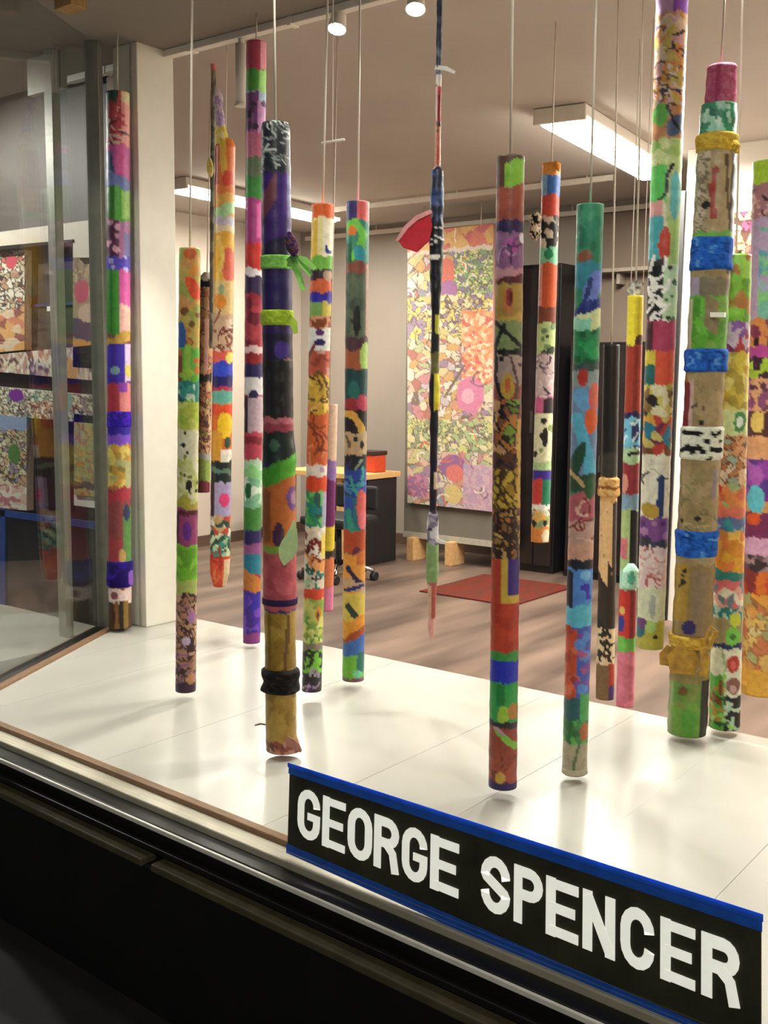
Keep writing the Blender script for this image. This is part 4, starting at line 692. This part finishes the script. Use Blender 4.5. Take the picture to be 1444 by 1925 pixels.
o = pole('painted_pole', 'slim orange topped pole with red, pale green and doodled sections', a, [
 ('b', 0, 2000, '#d8d0b8'), ('b', 300, 333, '#e89a3c'), ('b', 331, 368, '#3e70c0'), ('b', 331, 366, '#8ab0d8', {'u1': -.4}), ('b', 366, 408, '#d04a34'), ('v', 405, 462, ['#e0d0b8', INK, '#e8c8b8', '#2a2420'], 11), ('b', 460, 492, '#8ad0a8'), ('e', 0, 474, .5, 10, '#1f8a58'), ('b', 490, 572, '#d2582a'), ('b', 490, 570, '#e0a090', {'u1': -.6}), ('b', 570, 602, '#7a3a24'), ('b', 600, 662, '#b8c888'), ('d', 600, 660, ['#2a3a24', '#6a8a58'], 8, 6), ('b', 660, 742, '#c8b0b0'), ('s', 660, 742, ['#8a7080', '#e0d0d0', '#3a2a34'], 12, 18, 3), ('b', 740, 772, '#c8608a'), ('b', 742, 775, '#2a1f24', {'u0': .0}), ('b', 770, 865, '#e0dcb8'), ('e', .2, 815, .35, 18, INK), ('d', 780, 850, [INK, '#8a9a58'], 5, 6), ('b', 862, 882, '#a8c890'), ('b', 878, 898, '#3a2290'), ('b', 896, 948, '#c83a34'), ('b', 896, 948, '#1f7a5a', {'u0': .1}), ('b', 944, 957, '#f0ece4'), ('v', 955, 990, ['#8aa070', INK, '#d0d0b0', '#e0b060'], 9), ('b', 988, 1020, '#e08a3a'), ('e', .6, 1005, .4, 14, '#e8d8b8')], 25, ceil=3.0)
tube('doodled_bow', Axis((1008, 400), (1006, 450), 28, 26, Y=a.Y-.05), 398, 452, [('v', 0, 2000, ['#e0d0a8', '#e8c0a8', INK, '#2a2420', '#d8c8b0'], 10)], 26, CLOTH, [(398, .3), (408, .9), (424, .6), (436, 1), (452, .3)], o, 26, 2, .1)
tube('curl', Axis((1047, 308), (1050, 320), 14, 12, Y=a.Y-.02), 303, 322, [('b', 0, 2000, '#e0903a')], 27, CLOTH, [(303, .3), (312, 1), (322, .3)], o, 16, 2, .1)
a = Axis((1110, 385), (1080, 1452), 50, 46, gap=.02)
o = pole('painted_pole', 'teal and green painted pole with sky blue curves and a tan foot', a, [
 ('b', 0, 2000, '#2a7a5a'), ('v', 384, 470, ['#2a7a5c', '#1f6a4c', '#3a8a66', '#2f7f60'], 18), ('e', -.3, 480, .6, 12, '#7a4a30'), ('b', 488, 535, '#2f7f90'), ('e', .35, 535, .6, 34, '#6a7cc4', 20), ('l', [(-.6, 580), (0, 545), (.2, 520)], 9, '#20306a'), ('b', 560, 585, '#1c2c78', -12), ('b', 578, 612, '#cfd8a0', -8), ('b', 590, 614, '#8acab0', {'u1': .3}), ('b', 610, 672, '#1e7c4a'), ('d', 612, 670, ['#2a9a5a', '#145a34'], 10, 8), ('b', 670, 690, '#3a4a44'), ('b', 682, 720, '#8a9a98'), ('e', -.2, 696, .4, 16, '#b0302a'), ('b', 714, 880, '#6f8ab0'), ('e', -.2, 735, .6, 22, '#6aa4d4', -20), ('e', .7, 730, .4, 26, '#d8685a'), ('e', .5, 775, .5, 24, '#e0622e'), ('e', -.7, 775, .3, 16, '#b86a80'), ('l', [(-.6, 770), (-.1, 805), (.4, 845), (.7, 885)], 22, '#5cb2d2'), ('e', -.5, 850, .5, 40, '#1e4a36', 20), ('b', 872, 905, '#2a4a34'), ('l', [(-1, 868), (0, 892), (.8, 905)], 8, '#c0a070'), ('b', 904, 964, '#ae5a64', -10), ('e', .6, 900, .4, 20, '#2a5a30'), ('b', 960, 1004, '#c09a8c'), ('s', 930, 1004, ['#7a2a30', '#d8b0a0', '#8a3a38'], 10, 30, 4), ('b', 1002, 1038, '#cc9a84'), ('b', 1034, 1058, '#1a1c2a'), ('b', 1050, 1125, '#4f86d0'), ('b', 1056, 1124, '#181a2c', {'u1': -.5}), ('e', .45, 1062, .4, 10, '#7ab4e0'), ('l', [(.2, 1085), (.6, 1082), (.7, 1105)], 8, '#3a2fb0'), ('b', 1120, 1164, '#5cb6d0', -6), ('b', 1160, 1305, '#4a5cb0'), ('b', 1164, 1305, '#c04c30', {'u1': -.1}), ('d', 1165, 1290, ['#a83a2a', '#d06a48'], 8, 9, {'u1': -.2}), ('d', 1170, 1290, ['#7a4a9a', '#5a8ad0', '#a85a8a'], 12, 9, {'u0': .1}), ('b', 1300, 1345, '#2a5c62'), ('b', 1290, 1345, '#52a45c', {'u0': .25}), ('v', 1342, 1392, ['#3a8c46', '#2a6a3a', '#5aa850', '#4a7a48'], 12), ('e', .7, 1365, .35, 18, '#b0603a'), ('b', 1388, 1455, '#a69c82'), ('l', [(.3, 1390), (0, 1420), (-.1, 1440)], 6, '#5a7048')], 28)
ring(a, 1440, 1453, [('b', 0, 2000, '#b8ae96')], 29, o, 'foot_rim', 1.1, .04)
# black pole with wooden handle
a = Axis((1150, 648), (1137, 1312), 30, 34, Y=3.5)
o = pole('wrapped_pole', 'black pole with a light wooden section and doodled foot', a, [
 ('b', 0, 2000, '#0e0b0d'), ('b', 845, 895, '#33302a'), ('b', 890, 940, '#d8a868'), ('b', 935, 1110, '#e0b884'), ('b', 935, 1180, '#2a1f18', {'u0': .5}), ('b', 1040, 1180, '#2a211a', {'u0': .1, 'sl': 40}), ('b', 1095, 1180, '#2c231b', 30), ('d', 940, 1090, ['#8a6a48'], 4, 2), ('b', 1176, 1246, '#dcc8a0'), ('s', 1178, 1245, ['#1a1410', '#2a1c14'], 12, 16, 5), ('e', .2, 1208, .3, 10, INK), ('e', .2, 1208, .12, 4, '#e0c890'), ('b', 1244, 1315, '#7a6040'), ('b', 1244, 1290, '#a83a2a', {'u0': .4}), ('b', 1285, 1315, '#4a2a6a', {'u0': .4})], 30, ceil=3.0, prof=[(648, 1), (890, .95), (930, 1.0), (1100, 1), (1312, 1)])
ring(a, 897, 934, [('v', 0, 2000, ['#d8aa6a', '#e0b878', '#c8954e'], 14), ('b', 912, 918, '#8a5a2a')], 31, o, 'wooden_handle', 1.25, .03)
# yellow, rust, pink pole
a = Axis((1195, 556), (1175, 1326), 29, 33, Y=3.35)
o = pole('painted_pole', 'slim pole with a bright yellow top, rust body and pink foot', a, [
 ('b', 0, 2000, '#a8bf80'), ('b', 550, 645, '#ead936'), ('b', 560, 630, '#d8c428', {'u0': 0}), ('e', .7, 640, .6, 14, '#4a2414'), ('b', 646, 772, '#a03a28'), ('l', [(.2, 650), (.2, 770)], 8, '#8a2a1c'), ('b', 768, 780, '#201a50'), ('b', 778, 838, '#74bcdc'), ('e', .4, 803, .5, 20, '#20346a'), ('s', 780, 836, ['#d0e8f0', '#1f4a8a'], 8, 16, 4), ('b', 834, 866, '#a8c89a'), ('l', [(-.3, 845), (.8, 842)], 7, INK), ('b', 862, 924, '#8c2a30'), ('e', -.7, 900, .4, 18, '#c88a78'), ('b', 920, 952, '#7a9ab0'), ('b', 948, 1066, '#a8c080'), ('b', 1000, 1040, '#c8707a', {'u1': -.2}), ('b', 950, 1066, '#0f1410', {'u0': .05}), ('b', 1062, 1104, '#a6d8c0'), ('e', .3, 1082, .3, 9, '#5aa890'), ('b', 1100, 1192, '#c0302a'), ('b', 1100, 1192, '#8a1f24', {'u0': .35}), ('e', -.6, 1140, .3, 8, '#d8b060'), ('e', -.7, 1165, .4, 16, '#26308a'), ('b', 1190, 1222, '#6cb44a'), ('b', 1218, 1330, '#d4728a'), ('v', 1222, 1330, ['#d4728a', '#cc6a80', '#dc7e94'], 14)], 32, ceil=3.0)
for pts in ([(1192, 560), (1186, 545), (1188, 530)], [(1196, 558), (1200, 544), (1210, 532)], [(1194, 556), (1194, 540), (1199, 528)]): px_strip('doodled_leaf', a, pts, [6, 14, 4], mat('leaf_black_white', '#e8e4dc', .6, .0, 60, c2='#100e0e', detail=1), o, .01)
tube('mint_house', Axis((1187, 1058), (1185, 1104), 30, 30, Y=a.Y-.03), 1060, 1104, [('b', 0, 2000, '#b4e0cc'), ('e', .1, 1084, .45, 12, '#5aae94')], 33, CLOTH, [(1060, .4), (1072, 1), (1104, 1)], o, 24, 3, .05)

# --- the tall collaged pole that runs out of the top of the window
a = Axis((1266, -60), (1222, 1216), 60, 50, Y=3.05)
pole('collaged_pole', 'very tall collaged pole with green, white and scrawled sections', a, [
 ('b', -100, 2000, '#d8ccb0'), ('b', -80, 28, '#d8a8d8'), ('b', -80, 28, '#8c4ab4', {'u0': .1}), ('v', 25, 195, ['#e8b890', '#e0a050', '#e8d0b0', '#d89a3a', '#e0b0b0', '#d8c060', '#a87a9a'], 15), ('s', 28, 195, ['#6a4a2a', '#4a3a5a', '#e8883a', '#f0e0d0', '#3a2a24'], 34, 22, 3.5), ('b', 190, 255, '#c88a5a'), ('e', -.5, 205, .5, 20, '#6ab84a'), ('e', .5, 225, .55, 22, '#4a5878', 30), ('l', [(-.1, 190), (.3, 215), (.8, 235)], 5, INK), ('b', 248, 305, '#b8c882'), ('v', 250, 305, ['#b8c882', '#8abf5a', '#d0d898', '#a0b868'], 16), ('b', 296, 362, '#5cc45a', {'u1': .1}), ('b', 300, 400, '#b0bc88', {'u0': .1}), ('e', .6, 350, .35, 44, '#6ab4b4'), ('l', [(.4, 295), (.0, 320), (.1, 345), (-.4, 360)], 6, INK), ('b', 360, 392, '#d89a98', {'u1': -.2}), ('b', 388, 470, '#4aa4ac', {'u1': -.1}), ('b', 392, 478, '#a8c070', {'u0': .2}), ('e', .05, 440, .4, 32, '#b8402a'), ('b', 468, 482, '#3a2a24', {'u1': .3}), ('b', 480, 584, '#bcd4ae'), ('b', 478, 582, '#14110f', {'u1': .1}), ('s', 482, 580, ['#f0ece4'], 14, 26, 6, {'u1': .05}), ('d', 470, 580, ['#4a6a58', '#2a3a2c'], 7, 4, {'u0': .2}), ('b', 580, 645, '#ac3c5c'), ('b', 582, 640, '#4a2a30', {'u1': -.5}), ('b', 638, 705, '#da5638'), ('b', 636, 668, '#d8c44a', {'u1': -.3}), ('b', 664, 705, '#2a6a68', {'u1': -.3}), ('v', 700, 765, ['#d0c068', '#b8b050', '#2a2420', '#e0d8b0', '#8a6a3a'], 14), ('v', 760, 838, ['#b83a30', '#7a4a2a', '#d8a048', '#2a7a90', '#6a2a4a', '#c8b868'], 14), ('b', 834, 952, '#e4e0cc'), ('s', 836, 920, ['#b8b890', '#3a3a34', '#d0c8b8'], 10, 20, 3), ('l', [(.4, 880), (.35, 950)], 14, '#2a3c70'), ('e', -.3, 942, .65, 14, '#b8983a', 25), ('b', 956, 1002, '#7e4a88'), ('d', 956, 1000, ['#5a2a78', '#a87aa0'], 6, 8), ('b', 998, 1020, '#3a3a44', 4), ('b', 1014, 1094, '#e0c8c4'), ('s', 1020, 1090, ['#b05a58', '#e8e0dc', '#c88a84', '#d8a8a0'], 18, 26, 4), ('b', 1092, 1165, '#d4d8b8'), ('e', .1, 1130, .25, 24, '#a8aaa0'), ('b', 1160, 1220, '#b2aa42'), ('e', .35, 1190, .16, 5, INK), ('e', -.8, 1175, .4, 20, '#2a6a70'), ('e', -.6, 1165, .4, 10, '#6a3a78'), ('e', 0, 1170, .4, 12, '#a8c870')], 34, ceil=3.0, cords=0)

# --- leafy pole behind, brown taped pole in front
a = Axis((1384, 480), (1362, 1366), 56, 56, gap=.02)
o = pole('collaged_pole', 'leafy cut paper pole with rings and spots behind the brown taped pole', a, [
 ('b', 0, 2000, '#d8c490'), ('b', 470, 610, '#82bc3a'), ('v', 470, 610, ['#82bc3a', '#9acc50', '#6aa030', '#b0783a'], 20), ('v', 600, 665, ['#b03a3a', '#8a5aa0', '#c8b0c0', '#7a2a5a'], 14), ('v', 655, 765, ['#d4bc44', '#c8a838', '#e0d078', '#b09a3a'], 16), ('b', 760, 810, '#d0d89a'), ('e', .5, 782, .4, 20, '#4a8a48'), ('e', .5, 782, .2, 10, '#e8f0e0'), ('v', 808, 905, ['#e0b890', '#d89a68', '#b87a4a', '#e8d0b0', '#9aa890'], 14, '#7a4a30', .7), ('v', 898, 945, ['#e08a4a', '#d86a4a', '#a8b878', '#c83a30'], 13), ('b', 940, 965, '#d8705a'), ('v', 960, 990, ['#5a6a98', '#3a8a90', '#a8a8c0'], 11), ('v', 985, 1065, ['#e2a430', '#e8b850', '#d88a28', '#e07a38'], 16), ('b', 1060, 1082, '#2f7a70', 5), ('v', 1078, 1134, ['#e0a898', '#d86a68', '#e8dcc0', '#6a7a80'], 13), ('v', 1128, 1162, ['#2a7a70', '#a8c8b8', '#c8b098'], 11), ('b', 1150, 1200, '#9a8a60'), ('e', .5, 1152, .35, 14, '#c8d040'), ('e', .4, 1184, .5, 18, '#7cc44a'), ('e', .4, 1184, .2, 7, '#3a7a2a'), ('b', 1198, 1212, '#1c2a58'), ('b', 1208, 1310, '#dcdcc0'), ('l', [(-.3, 1210), (0, 1240), (-.2, 1270), (.3, 1290)], 5, '#9ab080'), ('e', .45, 1236, .4, 17, '#b83a28'), ('e', .45, 1238, .2, 8, '#d8605a'), ('e', .5, 1278, .42, 17, '#8a5a50'), ('e', .5, 1284, .2, 8, '#c8a098'), ('b', 1300, 1370, '#12140f'), ('s', 1296, 1370, ['#a8c8a8', '#c0d4b8'], 12, 36, 6), ('b', 1260, 1370, '#5aa838', {'u1': .0}), ('s', 1270, 1365, ['#2a5a24', '#c08a3a', '#9ac860', '#8a4a24'], 16, 24, 6, {'u1': 0})], 35)
px_strip('paper_tip', a, [(1382, 515), (1388, 488), (1392, 470)], [22, 16, 4], mat('tip_green', '#5a7a3a', .7, .2, 30), o, .0)
a = Axis((1352, 198), (1291, 1376), 72, 72, gap=.02)
TAN = ['#a08a60', '#978258', '#a8926a']
o = pole('taped_pole', 'thick brown pole with blue tape wraps, a yellow bow and green foot', a, [
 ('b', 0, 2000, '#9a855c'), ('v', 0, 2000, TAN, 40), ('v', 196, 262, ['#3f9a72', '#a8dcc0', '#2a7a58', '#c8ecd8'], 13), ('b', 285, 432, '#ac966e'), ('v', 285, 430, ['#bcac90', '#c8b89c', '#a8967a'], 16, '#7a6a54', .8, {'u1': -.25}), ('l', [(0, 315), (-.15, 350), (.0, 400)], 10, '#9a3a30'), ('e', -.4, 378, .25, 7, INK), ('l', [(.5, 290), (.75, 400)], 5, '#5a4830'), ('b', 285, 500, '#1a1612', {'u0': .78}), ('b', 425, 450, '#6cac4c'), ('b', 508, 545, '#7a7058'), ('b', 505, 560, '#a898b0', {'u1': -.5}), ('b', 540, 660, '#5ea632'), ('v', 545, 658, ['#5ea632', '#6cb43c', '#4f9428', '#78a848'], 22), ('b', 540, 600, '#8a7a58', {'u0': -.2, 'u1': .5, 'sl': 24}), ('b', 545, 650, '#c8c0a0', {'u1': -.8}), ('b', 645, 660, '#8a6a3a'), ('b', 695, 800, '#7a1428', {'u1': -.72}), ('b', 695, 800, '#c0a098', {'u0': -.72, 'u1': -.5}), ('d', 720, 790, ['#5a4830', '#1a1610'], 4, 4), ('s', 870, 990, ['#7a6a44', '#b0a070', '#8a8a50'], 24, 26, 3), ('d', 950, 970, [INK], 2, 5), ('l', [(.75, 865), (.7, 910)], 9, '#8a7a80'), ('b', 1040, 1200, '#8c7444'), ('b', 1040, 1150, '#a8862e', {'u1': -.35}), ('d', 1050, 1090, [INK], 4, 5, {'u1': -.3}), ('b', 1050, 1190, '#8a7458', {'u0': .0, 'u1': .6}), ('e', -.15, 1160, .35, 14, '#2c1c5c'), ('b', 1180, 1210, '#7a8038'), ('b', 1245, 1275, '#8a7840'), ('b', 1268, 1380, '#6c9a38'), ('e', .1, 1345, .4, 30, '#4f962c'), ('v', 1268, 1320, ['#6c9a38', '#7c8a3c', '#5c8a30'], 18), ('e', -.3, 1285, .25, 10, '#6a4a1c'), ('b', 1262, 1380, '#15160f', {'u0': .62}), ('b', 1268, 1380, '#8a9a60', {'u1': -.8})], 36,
 prof=[(198, .9), (255, .95), (290, 1), (1376, 1)], lump=.02, cords=1)
tube('pink_cap', Axis((1358, 124), (1354, 204), 56, 56, Y=a.Y), 124, 204, [('v', 0, 2000, ['#c66280', '#bc5674', '#d07490'], 18), ('l', [(-.2, 126), (-.3, 200)], 8, '#a84660')], 37, CLOTH, [(124, .9), (128, 1), (204, 1)], o, 40, 2.5, .03)
ring(a, 254, 288, [('v', 0, 2000, ['#ccaa3a', '#d6b648', '#be9a2e'], 18)], 38, o, 'yellow_band', 1.08, .03)
tube('yellow_knot', Axis((1383, 268), (1385, 284), 20, 18, Y=a.Y-.06), 264, 288, [('v', 0, 2000, ['#d8b040', '#b08a28'], 8)], 39, CLOTH, [(264, .4), (274, 1), (288, .4)], o, 20, 2, .15)
for y0, y1, s in ((446, 512, 1.08), (655, 700, 1.1), (994, 1046, 1.08)):
    ring(a, y0, y1, [('v', 0, 2000, ['#1e5cb8', '#2a6cc8', '#174a9c', '#2460c0'], 16), ('s', y0, y1, ['#5a94d8', '#123a84'], 6, 20, 4)], int(40+y0), o, 'blue_tape_wrap', s, .03)
ring(a, 800, 864, [('b', 0, 2000, '#dfe0cc'), ('l', [(-.8, 812), (-.1, 814)], 9, INK), ('l', [(-.9, 846), (-.6, 838), (-.4, 850), (-.15, 836), (.1, 848)], 8, INK), ('l', [(.2, 826), (.3, 828)], 9, INK), ('l', [(.4, 812), (.6, 818), (.8, 810)], 6, INK), ('l', [(.45, 842), (.85, 844)], 9, INK), ('d', 852, 862, [INK], 2, 3, {'u0': .3}), ('d', 804, 860, [INK], 4, 3)], 44, o, 'black_and_white_wrap', 1.1, .015)
ring(a, 1190, 1214, [('v', 0, 2000, ['#d0a83c', '#b88c2c', '#dcb84c'], 14)], 45, o, 'yellow_bow_band', 1.16, .06)
mus = mat('cloth_mustard', '#c59a34', .8, .25, 40, c2='#8e651c')
for pts, wd in (([(1290, 1205), (1285, 1228), (1284, 1256)], [30, 60, 44]), ([(1262, 1205), (1252, 1222), (1250, 1240)], [14, 22, 16]), ([(1322, 1208), (1326, 1230), (1322, 1260)], [12, 18, 14]), ([(1326, 1205), (1330, 1185), (1338, 1170), (1346, 1178), (1340, 1195), (1330, 1206)], [8, 8, 8, 8, 8, 8])):
    px_strip('bow_tail', a, pts, wd, mus, o, a.rb+.012)
q = pt(1335, 591, a.Y)+a.fr*(a.rb+.002)
P = [pt(x, y, q.y) for x, y in ((1335, 587), (1362, 587), (1362, 596), (1335, 596))]
v, f = slab(P, (0, .012, 0)); obj('white_patch', v, f, mat('patch_white', '#f4efe2', .5, .02, emit=.0), o)  # small plain white rectangle on the pole

# --- pole at the right edge of the window
a = Axis((1447, 305), (1428, 1302), 60, 66, Y=3.5)
o = pole('collaged_pole', 'lime topped collaged pole with lilac, purple and orange leaf sections', a, [
 ('b', 0, 2000, '#d8a868'), ('b', 300, 348, '#b6de3c'), ('b', 346, 412, '#b07a88'), ('s', 350, 410, ['#3a2028', '#e0b0b0'], 10, 26, 5), ('b', 408, 595, '#bca4cc'), ('b', 425, 590, '#7cc0b0', {'u0': -.5}), ('v', 430, 590, ['#7cc0b0', '#8ad08a', '#a8b0d8', '#6aa8c8', '#bca4cc'], 24, None, 1, {'u0': -.5}), ('v', 590, 645, ['#2a1a24', '#e0a040', '#8a3a5a', '#d88a50'], 16), ('b', 640, 664, '#b8489a'), ('v', 660, 705, ['#a8cc3a', '#6a2a6a', '#3a1f30'], 16), ('v', 700, 765, ['#8a4a7a', '#d890b0', '#e0a880', '#5a2a4a'], 16), ('b', 760, 810, '#5a3034'), ('e', -.4, 780, .4, 20, '#e8cc70'), ('b', 806, 855, '#e2a878'), ('v', 850, 930, ['#9a42b4', '#7a34a0', '#b060c0', '#5a3a98'], 22), ('e', -.4, 925, .5, 26, '#60c4d8'), ('b', 950, 1000, '#7a2a5a'), ('e', -.5, 962, .4, 12, '#d8582a'), ('b', 998, 1036, '#d8a8cc'), ('v', 1030, 1065, ['#3a2a30', '#a88a90', '#6a4a5a'], 9), ('v', 1060, 1110, ['#d0482a', '#c03a20', '#d8702a', '#8a2a2a'], 16), ('v', 1105, 1310, ['#e0b868', '#d89a50', '#d8c890', '#a8a870', '#e0a040', '#c8784a'], 20, '#9a6a3a', .8), ('v', 1250, 1310, ['#e0a83c', '#d8902c', '#e8c060'], 16)], 46, ceil=3.0)
px_strip('orange_leaf', a, [(1402, 1240), (1408, 1270), (1430, 1300)], [10, 30, 6], mat('leaf_orange', '#dca03c', .7, .2, 30), o, .05)
px_strip('lime_leaf', a, [(1404, 690), (1420, 686), (1436, 690)], [4, 22, 4], mat('leaf_lime', '#b0d23c', .7, .15, 30), o, .05)

# plain hanging cords with nothing left on them
for lab, px, Y in (('bare white cord hanging between the teal pole and the tall collaged pole', 1205, 4.2), ('bare white cord hanging close to the yellow topped pole', 1182, 4.4)):
    t = pt(px, 60, Y); b_ = pt(px, 640, Y)
    k = cyl('bare_cord', (b_.x, Y, b_.z), (b_.x, Y, ZC), .002, .002, CORD, None, 6); cyl('cord_end', (b_.x, Y, b_.z-.03), (b_.x, Y, b_.z), .006, .004, CORD, k, 8); tag(k, lab, 'cord')
hb = pt(625, 266, 2.7); k = cyl('wire_hanger', (hb.x-.045, 2.7, hb.z), (hb.x+.05, 2.7, hb.z), .004, .004, CORD, None, 8); cyl('hook', (hb.x, 2.7, hb.z), (hb.x, 2.7, ZS), .002, .002, CORD, k, 6); tag(k, 'short white wire hanger bar beside the cord of the cream topped pole', 'hanger')
